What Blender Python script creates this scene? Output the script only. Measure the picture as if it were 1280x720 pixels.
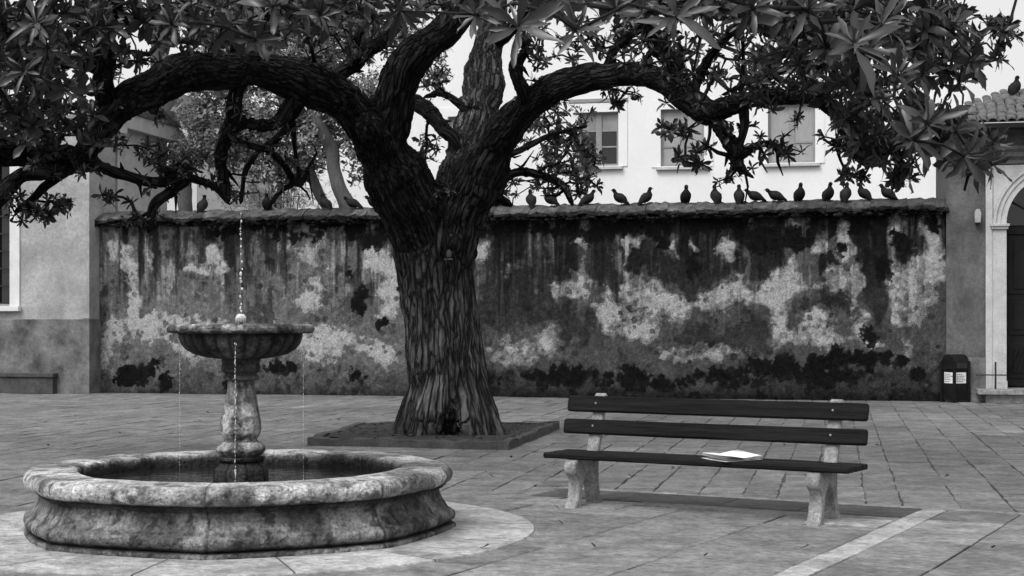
import bpy, bmesh, math, random
import numpy as np
from mathutils import Vector, Matrix
random.seed(7); rng = np.random.default_rng(11)
for o in list(bpy.data.objects): bpy.data.objects.remove(o)
S = bpy.context.scene
R = math.radians

# ------------------------------------------------------------------ camera, sky, sun
F = 1900.0; CX = 640.0; HY = 406.0; EYE = 1.5
cam = bpy.data.cameras.new('camera'); cam.sensor_width = 36; cam.lens = F/1280*36
cam.shift_y = (HY-360)/1280; cam.clip_end = 3000; cam.clip_start = .1
co = bpy.data.objects.new('camera', cam); S.collection.objects.link(co)
co.location = (0, 0, EYE); co.rotation_euler = (R(90), 0, 0); S.camera = co
SUN_EL, SUN_AZ = R(52), R(215)          # azimuth the light comes from, clockwise from +Y
w = bpy.data.worlds.new('World'); S.world = w; w.use_nodes = True
nt = w.node_tree; bg = nt.nodes['Background']
sky = nt.nodes.new('ShaderNodeTexSky'); sky.sky_type = 'NISHITA'; sky.sun_disc = False
sky.sun_elevation = SUN_EL; sky.sun_rotation = SUN_AZ; sky.dust_density = 8.0; sky.air_density = 1.0
bw = nt.nodes.new('ShaderNodeRGBToBW')
cl = nt.nodes.new('ShaderNodeMath'); cl.operation = 'MAXIMUM'; cl.inputs[1].default_value = 4.8      # even cloud deck over the whole sky
nt.links.new(sky.outputs[0], bw.inputs[0]); nt.links.new(bw.outputs[0], cl.inputs[0]); nt.links.new(cl.outputs[0], bg.inputs[0])
bg.inputs[1].default_value = .15
sl = bpy.data.lights.new('sun', 'SUN'); sl.energy = .6; sl.angle = R(14); sl.color = (1, 1, 1)
so = bpy.data.objects.new('sun', sl); S.collection.objects.link(so)
sd = Vector((math.sin(SUN_AZ)*math.cos(SUN_EL), math.cos(SUN_AZ)*math.cos(SUN_EL), math.sin(SUN_EL)))
so.rotation_euler = sd.to_track_quat('Z', 'Y').to_euler(); so.location = sd*60
S.view_settings.view_transform = 'Standard'; S.view_settings.look = 'None'
S.view_settings.exposure = 0.22; S.view_settings.gamma = 1
S.render.engine = 'CYCLES'
S.cycles.diffuse_bounces = 2; S.cycles.max_bounces = 6; S.cycles.transparent_max_bounces = 4

# ------------------------------------------------------------------ noise in numpy
def _h(ix, iy, iz):
    n = (ix*374761393 + iy*668265263 + iz*2147483647 + 1013904223) & 0xffffffff
    n = ((n ^ (n >> 13))*1274126177) & 0xffffffff
    n = ((n ^ (n >> 15))*2246822519) & 0xffffffff
    return ((n ^ (n >> 16)) & 0xffffff)/float(0xffffff)
def vn(x, y, z=None):
    x = np.asarray(x, float); y = np.asarray(y, float)
    z = np.zeros_like(x) if z is None else np.asarray(z, float)+np.zeros_like(x)
    ix, iy, iz = np.floor(x).astype(np.int64), np.floor(y).astype(np.int64), np.floor(z).astype(np.int64)
    fx, fy, fz = x-ix, y-iy, z-iz
    fx = fx*fx*(3-2*fx); fy = fy*fy*(3-2*fy); fz = fz*fz*(3-2*fz)
    def L(a, b, t): return a+(b-a)*t
    c = [[[_h(ix+i, iy+j, iz+k) for k in (0, 1)] for j in (0, 1)] for i in (0, 1)]
    return L(L(L(c[0][0][0], c[1][0][0], fx), L(c[0][1][0], c[1][1][0], fx), fy),
             L(L(c[0][0][1], c[1][0][1], fx), L(c[0][1][1], c[1][1][1], fx), fy), fz)
def fbm(x, y, z=None, o=5, g=.5):
    s = 0; a = 1; t = 0; z0 = 0 if z is None else z
    for i in range(o):
        k = 2.03**i
        s = s + a*vn(x*k+i*17.3, y*k+i*7.7, (z0*k+i*3.1)+0*np.asarray(x)); t += a; a *= g
    return s/t
def ss(a, b, x):
    t = np.clip((x-a)/(b-a), 0, 1); return t*t*(3-2*t)

# ------------------------------------------------------------------ materials
def mat(name, c, rough=.85, nscale=3., var=.35, fine=40., fvar=.2, bump=.3, bdist=.01, attr=None, spec=.3,
        stretch=None, musgrave=None, coord='Object'):
    """grey procedural surface: c = base reflectance, large and fine noise vary it, fine noise bumps it"""
    m = bpy.data.materials.new(name); m.use_nodes = True; N = m.node_tree.nodes; L = m.node_tree.links
    p = N['Principled BSDF']; p.inputs['Roughness'].default_value = rough
    p.inputs['Specular IOR Level'].default_value = spec
    tc = N.new('ShaderNodeTexCoord'); vec = tc.outputs[coord]
    if attr == 'barkco':
        a = N.new('ShaderNodeAttribute'); a.attribute_name = 'barkco'; vec = a.outputs['Vector']
    if stretch:
        mp = N.new('ShaderNodeMapping'); mp.inputs['Scale'].default_value = stretch
        L.new(vec, mp.inputs[0]); vec = mp.outputs[0]
    def noise(sc, det=8, ro=.6):
        n = N.new('ShaderNodeTexNoise'); n.inputs['Scale'].default_value = sc
        n.inputs['Detail'].default_value = det; n.inputs['Roughness'].default_value = ro
        L.new(vec, n.inputs['Vector']); return n.outputs['Fac']
    def mr(src, a, b, c0, d0):
        q = N.new('ShaderNodeMapRange'); q.inputs['From Min'].default_value = a; q.inputs['From Max'].default_value = b
        q.inputs['To Min'].default_value = c0; q.inputs['To Max'].default_value = d0; L.new(src, q.inputs['Value']); return q.outputs[0]
    def mul(a, b):
        q = N.new('ShaderNodeMath'); q.operation = 'MULTIPLY'
        for i, s in enumerate((a, b)):
            if isinstance(s, (int, float)): q.inputs[i].default_value = s
            else: L.new(s, q.inputs[i])
        return q.outputs[0]
    n1 = noise(nscale); n2 = noise(fine, 6, .65)
    v = mul(mr(n1, .3, .7, 1-var, 1+var), mr(n2, .3, .7, 1-fvar, 1+fvar))
    v = mul(v, c)
    if attr == 'tone':
        a = N.new('ShaderNodeAttribute'); a.attribute_name = 'tone'; v = mul(v, a.outputs['Fac'])
    cb = N.new('ShaderNodeCombineColor')
    for i in range(3): L.new(v, cb.inputs[i])
    L.new(cb.outputs[0], p.inputs['Base Color'])
    if bump:
        b = N.new('ShaderNodeBump'); b.inputs['Strength'].default_value = bump; b.inputs['Distance'].default_value = bdist
        L.new(n2, b.inputs['Height']); L.new(b.outputs[0], p.inputs['Normal'])
        if musgrave:
            b2 = N.new('ShaderNodeBump'); b2.inputs['Strength'].default_value = bump; b2.inputs['Distance'].default_value = bdist*4
            L.new(noise(musgrave, 5, .6), b2.inputs['Height']); L.new(b.outputs[0], b2.inputs['Normal']); L.new(b2.outputs[0], p.inputs['Normal'])
    return m
M = {}
M['wall'] = mat('mouldy_plaster', 1., .9, 9, .22, 38, .45, .8, .02, attr='tone', spec=.0)
M['coping'] = mat('coping_stone', .085, .9, 5, .5, 26, .5, 1., .05, attr='tone', spec=.05)
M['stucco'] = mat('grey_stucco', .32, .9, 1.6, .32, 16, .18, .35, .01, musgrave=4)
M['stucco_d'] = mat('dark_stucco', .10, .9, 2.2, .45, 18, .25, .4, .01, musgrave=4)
M['plinth'] = mat('plinth_stucco', .13, .9, 2.6, .6, 22, .25, .5, .015)
M['white'] = mat('white_plaster', .73, .9, .8, .04, 9, .03, .2, .006)
M['pale'] = mat('pale_plaster', .6, .9, 1., .08, 9, .05, .2, .006)
M['stone_trim'] = mat('pale_stone_trim', .45, .8, 2.5, .2, 30, .15, .4, .008)
M['joinery'] = mat('window_joinery', .24, .6, 4, .12, 50, .1, .2, .004)
M['whitepaint'] = mat('white_frame_paint', .62, .6, 4, .08, 50, .08, .2, .004)
M['shutter'] = mat('pale_shutter', .30, .6, 3, .1, 40, .08, .2, .004, stretch=(8, 1, 1))
M['glass'] = mat('dark_glass', .015, .08, 1.5, .3, 5, .1, .15, .01, spec=.6)
M['glass_refl'] = mat('painted_reflection_glass', .22, .15, 1.5, .4, 5, .1, .1, .01, spec=.5)  # paler base colour paints the reflection in the upper panes
M['door'] = mat('dark_door_wood', .012, .55, 4, .3, 40, .2, .3, .004, spec=.12)
M['iron'] = mat('black_iron', .02, .5, 8, .2, 60, .2, .3, .002)
M['bin'] = mat('black_bin_metal', .010, .5, 5, .5, 50, .4, .3, .003, spec=.15)
M['label'] = mat('white_label', .75, .6, 10, .05, 60, .04, 0)
M['ink'] = mat('label_ink', .06, .6, 10, .05, 60, .04, 0)
M['fstone'] = mat('fountain_stone', 1., .8, 9, .34, 42, .62, 1., .02, attr='tone', spec=.3, musgrave=14)
M['pave'] = mat('paving_stone', 1., .7, 3.2, .42, 17, .38, .9, .018, attr='tone', spec=.35, musgrave=7, stretch=(1, 1, 1))
M['ground'] = mat('mortar_ground', .07, .9, 3, .3, 30, .3, .4, .01)
M['soil'] = mat('soil', .05, .95, 6, .4, 40, .5, 1., .04)
M['kerb'] = mat('kerb_stone', .06, .85, 4, .4, 40, .35, .7, .015)
M['bark'] = mat('bark', 1., .85, 5, .3, 26, .45, .9, .03, attr=None, spec=.25)
M['twig'] = mat('twig_bark', .010, .9, 10, .3, 60, .3, .5, .005)
M['bgbark'] = mat('pale_bark', .07, .9, 3, .3, 20, .3, .6, .02, stretch=(1, 1, .4))
M['slat'] = mat('dark_bench_wood', .009, .65, 3, .55, 14, .6, .9, .006, stretch=(.35, 9, 9), spec=.1)
M['concrete'] = mat('bench_concrete', .23, .85, 9, .45, 50, .45, .6, .008)
M['steel'] = mat('bolt_steel', .25, .4, 9, .1, 60, .1, 0)
M['paper'] = mat('white_paper', .88, .7, 9, .02, 60, .02, 0)
M['pigeon'] = mat('pigeon_feathers', 1., .75, 12, .3, 70, .3, .3, .004, attr='tone', spec=.08)
M['deadleaf'] = mat('dead_leaf', .05, .8, 9, .3, 60, .2, .2, .004)
M['roof'] = mat('roof_tile', .10, .9, 5, .5, 25, .35, .7, .02)

def bark_mat():
    m = M['bark']; N = m.node_tree.nodes; L = m.node_tree.links
    for n in list(N):
        if n.type not in ('BSDF_PRINCIPLED', 'OUTPUT_MATERIAL'): N.remove(n)
    p = N['Principled BSDF']; p.inputs['Specular IOR Level'].default_value = .08; p.inputs['Roughness'].default_value = .8
    a = N.new('ShaderNodeAttribute'); a.attribute_name = 'barkco'
    t = N.new('ShaderNodeAttribute'); t.attribute_name = 'tone'
    def noise(sc, src, det=6, ro=.6):
        n = N.new('ShaderNodeTexNoise'); n.inputs['Scale'].default_value = sc; n.inputs['Detail'].default_value = det
        n.inputs['Roughness'].default_value = ro; L.new(src, n.inputs['Vector']); return n.outputs['Fac']
    n1 = noise(21, a.outputs['Vector'], 4, .55); n2 = noise(75, a.outputs['Vector'])
    tc = N.new('ShaderNodeTexCoord'); n3 = noise(2.2, tc.outputs['Object'], 5)
    wn_ = N.new('ShaderNodeTexNoise'); wn_.inputs['Scale'].default_value = 14; wn_.inputs['Detail'].default_value = 4; L.new(a.outputs['Vector'], wn_.inputs['Vector'])
    vm = N.new('ShaderNodeVectorMath'); vm.operation = 'MULTIPLY_ADD'; vm.inputs[1].default_value = (.09, .09, .09); L.new(wn_.outputs['Color'], vm.inputs[0]); L.new(a.outputs['Vector'], vm.inputs[2])
    vo = N.new('ShaderNodeTexVoronoi'); vo.feature = 'DISTANCE_TO_EDGE'; vo.inputs['Scale'].default_value = 15; L.new(vm.outputs[0], vo.inputs['Vector'])
    def mr(src, x, y, c0, d0):
        q = N.new('ShaderNodeMapRange'); q.inputs['From Min'].default_value = x; q.inputs['From Max'].default_value = y
        q.inputs['To Min'].default_value = c0; q.inputs['To Max'].default_value = d0; L.new(src, q.inputs['Value']); return q.outputs[0]
    def mul(x, y):
        q = N.new('ShaderNodeMath'); q.operation = 'MULTIPLY'; L.new(x, q.inputs[0]); L.new(y, q.inputs[1]); return q.outputs[0]
    v = mul(mul(mul(mul(mr(vo.outputs['Distance'], .0, .16, .28, 1.35), mr(n1, .35, .65, .6, 1.5)), mr(n2, .3, .7, .55, 1.45)), mr(n3, .35, .65, .7, 1.3)), t.outputs['Fac'])
    cb = N.new('ShaderNodeCombineColor')
    for i in range(3): L.new(v, cb.inputs[i])
    L.new(cb.outputs[0], p.inputs['Base Color'])
    b = N.new('ShaderNodeBump'); b.inputs['Strength'].default_value = 1.; b.inputs['Distance'].default_value = .05; L.new(mr(vo.outputs['Distance'], .0, .2, 0, 1), b.inputs['Height'])
    b2 = N.new('ShaderNodeBump'); b2.inputs['Strength'].default_value = .6; b2.inputs['Distance'].default_value = .008
    L.new(n2, b2.inputs['Height']); L.new(b.outputs[0], b2.inputs['Normal']); L.new(b2.outputs[0], p.inputs['Normal'])
bark_mat()
def leaf_mat(name, trans, rough, spec):
    m = bpy.data.materials.new(name); m.use_nodes = True; N = m.node_tree.nodes; L = m.node_tree.links
    p = N['Principled BSDF']; p.inputs['Roughness'].default_value = rough; p.inputs['Specular IOR Level'].default_value = spec
    a = N.new('ShaderNodeAttribute'); a.attribute_name = 'tone'
    cb = N.new('ShaderNodeCombineColor')
    for i in range(3): L.new(a.outputs['Fac'], cb.inputs[i])
    L.new(cb.outputs[0], p.inputs['Base Color'])
    tr = N.new('ShaderNodeBsdfTranslucent'); L.new(cb.outputs[0], tr.inputs[0])
    mx = N.new('ShaderNodeMixShader'); mx.inputs[0].default_value = trans
    L.new(p.outputs[0], mx.inputs[1]); L.new(tr.outputs[0], mx.inputs[2])
    L.new(mx.outputs[0], N['Material Output'].inputs[0])
    return m
M['leaf'] = leaf_mat('broad_leaf', .10, .38, .5)
M['bgleaf'] = leaf_mat('pale_leaf', .3, .5, .4)
def water_mat():
    m = bpy.data.materials.new('water'); m.use_nodes = True; N = m.node_tree.nodes; L = m.node_tree.links
    p = N['Principled BSDF']; p.inputs['Base Color'].default_value = (.015, .015, .015, 1)
    p.inputs['Roughness'].default_value = .03; p.inputs['IOR'].default_value = 1.33
    tc = N.new('ShaderNodeTexCoord'); n = N.new('ShaderNodeTexNoise'); n.inputs['Scale'].default_value = 9; n.inputs['Detail'].default_value = 4
    L.new(tc.outputs['Object'], n.inputs['Vector'])
    b = N.new('ShaderNodeBump'); b.inputs['Strength'].default_value = .35; b.inputs['Distance'].default_value = .02
    L.new(n.outputs['Fac'], b.inputs['Height']); L.new(b.outputs[0], p.inputs['Normal'])
    m2 = bpy.data.materials.new('water_drops'); m2.use_nodes = True; p = m2.node_tree.nodes['Principled BSDF']
    p.inputs['Base Color'].default_value = (.85, .85, .85, 1); p.inputs['Roughness'].default_value = .1
    p.inputs['Transmission Weight'].default_value = .35; p.inputs['IOR'].default_value = 1.33
    return m, m2
M['water'], M['drops'] = water_mat()

# ------------------------------------------------------------------ mesh helpers
class MB:
    def __init__(s): s.v = []; s.f = []; s.t = []
    def add(s, vs, fs, tone=None):
        b = len(s.v); s.v += [tuple(v) for v in vs]; s.f += [tuple(i+b for i in f) for f in fs]
        s.t += [1. if tone is None else tone]*len(vs) if not hasattr(tone, '__len__') else list(tone)
        return s
    def box(s, x0, x1, y0, y1, z0, z1, bev=0, tone=None):
        if bev <= 0:
            vs = [(x, y, z) for z in (z0, z1) for y in (y0, y1) for x in (x0, x1)]
            return s.add(vs, [(0, 2, 3, 1), (4, 5, 7, 6), (0, 1, 5, 4), (2, 6, 7, 3), (0, 4, 6, 2), (1, 3, 7, 5)], tone)
        bm = bmesh.new(); bmesh.ops.create_cube(bm, size=1)
        for v in bm.verts:
            v.co = Vector(((x0+x1)/2+v.co.x*(x1-x0), (y0+y1)/2+v.co.y*(y1-y0), (z0+z1)/2+v.co.z*(z1-z0)))
        bmesh.ops.bevel(bm, geom=bm.edges[:], offset=bev, segments=2, affect='EDGES', profile=.6)
        bm.verts.index_update()
        s.add([v.co[:] for v in bm.verts], [[v.index for v in f.verts] for f in bm.faces], tone); bm.free(); return s
    def prism(s, prof, x0, x1, tone=None, axis=0):
        """closed profile (a,b) extruded along axis; axis 0: (x,a,b); axis 1: (a,y,b); axis 2: (a,b,z)"""
        n = len(prof)
        def mk(t, a, b): return (t, a, b) if axis == 0 else ((a, t, b) if axis == 1 else (a, b, t))
        vs = [mk(x0, a, b) for a, b in prof]+[mk(x1, a, b) for a, b in prof]
        return s.add(vs, [tuple(range(n))[::-1], tuple(range(n, 2*n))]+[(i, (i+1) % n, n+(i+1) % n, n+i) for i in range(n)], tone)
    def tube(s, pts, rad, seg=8, tone=None, flat=1.):
        pts = [Vector(p) for p in pts]; n = len(pts)
        t0 = (pts[1]-pts[0]).normalized(); up = Vector((0, 0, 1)) if abs(t0.z) < .9 else Vector((1, 0, 0))
        a = t0.cross(up).normalized(); vs = []; fs = []; tt = []
        for i in range(n):
            t = (pts[min(i+1, n-1)]-pts[max(i-1, 0)]).normalized()
            a = (a-t*a.dot(t)).normalized(); b = t.cross(a)
            for k in range(seg):
                th = 2*math.pi*k/seg; vs.append(pts[i]+(a*math.cos(th)+b*math.sin(th)*flat)*rad[i])
        for i in range(n-1):
            for k in range(seg):
                fs.append((i*seg+k, i*seg+(k+1) % seg, (i+1)*seg+(k+1) % seg, (i+1)*seg+k))
        fs.append(tuple(range(seg))[::-1]); fs.append(tuple((n-1)*seg+k for k in range(seg)))
        return s.add(vs, fs, tone)
    def ball(s, c, r, seg=10, rings=7, sc=(1, 1, 1), tone=None):
        vs = [(c[0], c[1], c[2]-r*sc[2])]; fs = []
        for i in range(1, rings):
            ph = math.pi*i/rings
            for k in range(seg):
                th = 2*math.pi*k/seg
                vs.append((c[0]+r*sc[0]*math.sin(ph)*math.cos(th), c[1]+r*sc[1]*math.sin(ph)*math.sin(th), c[2]-r*sc[2]*math.cos(ph)))
        vs.append((c[0], c[1], c[2]+r*sc[2])); e = len(vs)-1
        for k in range(seg):
            fs.append((0, 1+(k+1) % seg, 1+k)); fs.append((e, e-seg+k, e-seg+(k+1) % seg))
        for i in range(rings-2):
            for k in range(seg):
                a = 1+i*seg; fs.append((a+k, a+(k+1) % seg, a+seg+(k+1) % seg, a+seg+k))
        return s.add(vs, fs, tone)
    def build(s, name, m, parent=None, smooth=False, off=None, kind=None, tone=False):
        me = bpy.data.meshes.new(name)
        vs = s.v if off is None else [(a-off[0], b-off[1], c-off[2]) for a, b, c in s.v]
        me.from_pydata(vs, [], s.f); me.materials.append(m)
        at = me.attributes.new('tone', 'FLOAT', 'POINT'); at.data.foreach_set('value', np.array(s.t, 'f'))
        if smooth:
            me.shade_smooth()
            if smooth != True: me.set_sharp_from_angle(angle=R(smooth))
        me.update()
        o = bpy.data.objects.new(name, me); S.collection.objects.link(o)
        if parent: o.parent = parent
        if kind: o['kind'] = kind
        return o
def np_mesh(name, V, Fq, m, parent=None, tone=None, smooth=True, extra=None, kind=None):
    me = bpy.data.meshes.new(name); V = np.asarray(V, 'f'); Fq = np.asarray(Fq, 'i'); k = Fq.shape[1]
    me.vertices.add(len(V)); me.vertices.foreach_set('co', V.ravel())
    me.loops.add(Fq.size); me.loops.foreach_set('vertex_index', Fq.ravel())
    me.polygons.add(len(Fq)); me.polygons.foreach_set('loop_start', np.arange(0, Fq.size, k, dtype='i'))
    me.update(calc_edges=True); me.validate()
    if tone is not None:
        a = me.attributes.new('tone', 'FLOAT', 'POINT'); a.data.foreach_set('value', np.asarray(tone, 'f'))
    if extra is not None:
        a = me.attributes.new('barkco', 'FLOAT_VECTOR', 'POINT'); a.data.foreach_set('vector', np.asarray(extra, 'f').ravel())
    if smooth: me.shade_smooth()
    me.materials.append(m); o = bpy.data.objects.new(name, me); S.collection.objects.link(o)
    if parent: o.parent = parent
    if kind: o['kind'] = kind
    return o
def tag(o, label, cat, group=None):
    o['label'] = label; o['category'] = cat
    if group: o['group'] = group
    return o
def thing(name, label, cat, loc=(0, 0, 0), rz=0, group=None):
    o = bpy.data.objects.new(name, None); o.empty_display_size = .2; S.collection.objects.link(o)
    o.location = loc; o.rotation_euler = (0, 0, rz); return tag(o, label, cat, group)
def dup(root, loc, rz, label):
    r = root.copy(); S.collection.objects.link(r); r.location = loc; r.rotation_euler = (0, 0, rz); r['label'] = label
    for ch in list(root.children):
        c = ch.copy(); S.collection.objects.link(c); c.parent = r
    return r
def grid_faces(nu, nv, wrap=False):
    i, j = np.meshgrid(np.arange(nu if wrap else nu-1), np.arange(nv-1), indexing='ij')
    i2 = (i+1) % nu
    return np.stack([i*nv+j, i2*nv+j, i2*nv+j+1, i*nv+j+1], -1).reshape(-1, 4)

def P(px, py, Y): return Vector(((px-CX)/F*Y, Y, EYE+(HY-py)/F*Y))
def G(px, py, z=0): Y = F*(EYE-z)/(py-HY); return ((px-CX)/F*Y, Y)
# the square is laid out along the old wall: local x runs along it, local y away from the viewer
WA = math.atan2(29.7-33.5, 8.49+9.17); WO = Vector((8.49, 29.7, 0))
EU = Vector((math.cos(WA), math.sin(WA), 0)); EV = Vector((-math.sin(WA), math.cos(WA), 0))
def W(px, py, d=0):
    k = (px-CX)/F; t = (d+WO.x*EV.x+WO.y*EV.y)/(k*EV.x+EV.y)
    p = Vector((k*t, t, 0))-WO
    return p.dot(EU), EYE+(HY-py)/F*t
def U(px, d=0): return W(px, 0, d)[0]
def Z(px, py, d=0): return W(px, py, d)[1]

# ================================================================== GROUND
g = MB(); g.add([(-400, -60, -.012), (400, -60, -.012), (400, 900, -.012), (-400, 900, -.012)], [(0, 1, 2, 3)])
g.build('ground', M['ground'], kind='structure')
pv = MB()
NA = R(-28.5); NO = Vector((3.38, 12.3, 0)); NU = Vector((math.cos(NA), math.sin(NA), 0)); NV = Vector((-math.sin(NA), math.cos(NA), 0))
def stone(o, eu, ev, a0, a1, b0, b1, z, tone, gap=.006, jit=.018, mb=pv):
    """one paving stone with worn, slightly uneven corners"""
    g1, g2, g3, g4 = [gap*random.choice((.2, .5, 1., 1.8)) for _ in range(4)]
    ce = [(a0+g1, b0+g2), (a1-g3, b0+g2), (a1-g3, b1-g4), (a0+g1, b1-g4)]
    top = []
    tl = random.uniform(-.003, .003); tm = random.uniform(-.003, .003)
    pts = []
    for i in range(4):
        p, q = ce[i], ce[(i+1) % 4]
        n = 4 if math.dist(p, q) > .5 else 2
        for k in range(n):
            t = k/n; pts.append((p[0]+(q[0]-p[0])*t+random.uniform(-jit, jit)*.6, p[1]+(q[1]-p[1])*t+random.uniform(-jit, jit)*.6))
    am, bm_ = (a0+a1)/2, (b0+b1)/2
    rings = []
    for sc, dz in ((1, -.02), (1, -.005), (.97, 0)):
        rings.append([o+eu*(am+(a-am)*sc)+ev*(bm_+(b-bm_)*sc)+Vector((0, 0, z+dz+tl*(a-am)*2+tm*(b-bm_)*2)) for a, b in pts])
    n = len(pts); vs = sum(rings, []); fs = []
    for r_ in range(2):
        for i in range(n): fs.append((r_*n+i, r_*n+(i+1) % n, (r_+1)*n+(i+1) % n, (r_+1)*n+i))
    fs.append(tuple(2*n+i for i in range(n)))
    mb.add(vs, fs, [tone*.35]*n+[tone*.8]*n+[tone]*n)
FC = Vector((-1.98, 11.1, 0))     # fountain centre
# old paving, rows running away from the viewer
u = -22.
while u < 14:
    wd = random.uniform(.30, .46); v = -26+random.uniform(0, .8)
    while v < 1.2:
        ln = random.uniform(.45, 1.0); c = WO+EU*(u+wd/2)+EV*(v+ln/2)
        q = c-NO; nu_, nv_ = q.dot(NU), q.dot(NV)
        if not (nv_ < -.7 and nu_ > -3.6) and (c-FC).length > 1.75 and c.y > 6 and abs(c.x) < c.y*.42+1.5:
            tn = random.gauss(.155, .014)*(1+.8*(float(fbm(np.array(c.x*.45), np.array(c.y*.45), None, 3))-.5))
            stone(WO, EU, EV, u, u+wd, v, v+ln, random.uniform(-.004, .004), tn)
        v += ln
    u += wd
pv.build('old_paving', M['pave'], kind='structure')
# near slabs, laid square to the bench
ps = MB()
us = [-3.9, -2.95, -1.75, -.9, -.05, .15, .72, 1.75, 2.9, 4.2]
for i in range(len(us)-1):
    a0, a1 = us[i], us[i+1]; strip = (i == 4)
    v = -.70
    if strip: v = 0.
    k = 0
    while v > -6.5:
        ln = random.uniform(.8, 1.4) if not strip else random.uniform(.7, 1.)
        c = NO+NU*(a0+a1)/2+NV*(v-ln/2)
        tn = .34 if strip else random.gauss(.20, .024)
        if (c-FC).length > 1.6 and c.y > 6: stone(NO, NU, NV, a0, a1, v-ln, v, .012, tn*random.uniform(.88, 1.1), gap=.005, jit=.006, mb=ps)
        v -= ln
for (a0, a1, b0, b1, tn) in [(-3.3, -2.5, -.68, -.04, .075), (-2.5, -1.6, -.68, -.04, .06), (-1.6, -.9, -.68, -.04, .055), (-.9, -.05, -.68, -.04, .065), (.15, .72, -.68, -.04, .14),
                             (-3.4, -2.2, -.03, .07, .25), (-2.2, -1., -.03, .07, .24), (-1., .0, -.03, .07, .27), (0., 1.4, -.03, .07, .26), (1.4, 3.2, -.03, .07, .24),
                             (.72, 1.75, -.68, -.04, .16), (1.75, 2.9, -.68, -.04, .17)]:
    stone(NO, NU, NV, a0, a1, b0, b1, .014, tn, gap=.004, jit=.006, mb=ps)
# low pale footing stones under the bench legs
for (a0, a1, b0, b1, tn) in [(-3.15, -2.2, -1.3, -.86, .26), (-.62, -.06, -1.36, -.92, .33), (-2.2, -.62, -.95, -.74, .20)]:
    stone(NO, NU, NV, a0, a1, b0, b1, .02, tn, gap=.004, jit=.006, mb=ps)
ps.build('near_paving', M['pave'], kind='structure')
# pale ring round the fountain
rg = MB(); nseg = 14
for i in range(nseg):
    t0, t1 = 2*math.pi*i/nseg+.1, 2*math.pi*(i+1)/nseg+.1
    tn = random.uniform(.32, .42)
    pts = []
    for k in range(9):
        t = t0+.003+(t1-t0-.006)*k/8; pts.append((t, 1.35))
    outer = [(t, 2.15) for t, _ in pts]
    for (r0, r1, z0, z1, a, b) in ((1.35, 2.14, .022, .022, tn, tn), (2.14, 2.15, .022, .0, tn, tn*.5)):
        vs = [FC+Vector((math.cos(t)*r0, math.sin(t)*r0, z0)) for t, _ in pts]+[FC+Vector((math.cos(t)*r1, math.sin(t)*r1, z1)) for t, _ in pts]
        rg.add(vs, [(j, 9+j, 10+j, j+1) for j in range(8)], [a]*9+[b]*9)
rg.build('fountain_ring_paving', M['pave'], kind='structure')

# ================================================================== OLD WALL
ul, ur = U(120), U(1183); HW = 3.80
wall = thing('garden_wall', 'high old plaster wall streaked with dark mould, pigeons along its coping', 'wall', WO, WA)
nu, nv = 1120, 244
us_ = np.linspace(ul, 0, nu); zs = np.linspace(-.02, HW, nv)
UU, ZZ = np.meshgrid(us_, zs, indexing='ij')
# photograph-like position of every wall point, only used to place the stains where they are on the real wall
wx = WO.x+UU*EU.x; wy = WO.y+UU*EU.y
QX = CX+F*wx/wy; QY = HY-(ZZ-EYE)*F/wy
n1 = fbm(UU*1.3, ZZ*1.3, 3., 5); n2 = fbm(UU*1.3+40, ZZ*1.3, 9., 5); nf = fbm(UU*5, ZZ*5, 1., 6, .68)
WX = QX+(n1-.5)*46+(nf-.5)*22; WY = QY+(n2-.5)*36+(fbm(UU*6+9, ZZ*6, 5., 4)-.5)*20
def blob(cx, cy, rx, ry, p=1.): return p*np.exp(-(((WX-cx)/rx/.88)**2+((WY-cy)/ry/.88)**2)**1.3)
light = np.zeros_like(QX)
for b in [(796, 304, 14, 12), (788, 329, 4, 22, .9), (908, 308, 20, 17), (925, 356, 12, 12, .8), (846, 315, 5, 14, .7), (869, 306, 5, 10, .7), (725, 304, 12, 8, .8), (719, 362, 19, 21, .8), (762, 396, 26, 26), (808, 367, 22, 26, .95),
          (842, 379, 23, 17, .9), (804, 412, 22, 15, .9), (892, 379, 22, 17, 1.1), (933, 375, 30, 14), (987, 350, 24, 28), (975, 383, 17, 32), (987, 417, 24, 18), (1029, 400, 18, 12, .9), (1033, 425, 24, 11, .9), (1025, 317, 13, 17),
          (1054, 292, 13, 18, .95), (1062, 317, 17, 14, .9), (1050, 356, 22, 12, .9), (1073, 350, 8, 18), (1073, 396, 10, 26), (1087, 429, 11, 13), (1158, 300, 13, 35), (1162, 335, 24, 24), (1140, 370, 30, 34, .6), (1110, 290, 12, 26, .7),
          (992, 279, 26, 8, .6), (1121, 398, 5, 5), (837, 446, 10, 9, .9), (860, 440, 40, 10, .4), (1130, 440, 30, 24, .5), (900, 440, 30, 12, .5), (650, 270, 60, 5, .5),
          (160, 327, 5, 24), (143, 313, 8, 16, .7), (187, 330, 5, 24, .8), (262, 321, 9, 13), (277, 337, 11, 9), (248, 343, 12, 7, .9), (163, 373, 9, 22, .8), (180, 409, 36, 18, .75), (383, 367, 15, 26, .7), (410, 300, 9, 12, .8), (393, 320, 22, 22, .55),
          (477, 332, 24, 24, .8), (483, 378, 22, 30, .8), (400, 425, 60, 20, .6), (250, 420, 60, 30, .4), (602, 315, 10, 13, .8), (640, 330, 16, 10, .5), (650, 436, 46, 16, .55), (700, 425, 18, 18, .6), (480, 440, 24, 16, .6), (140, 440, 14, 40, .5)]: light += blob(*b)
dark = np.zeros_like(QX)
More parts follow.
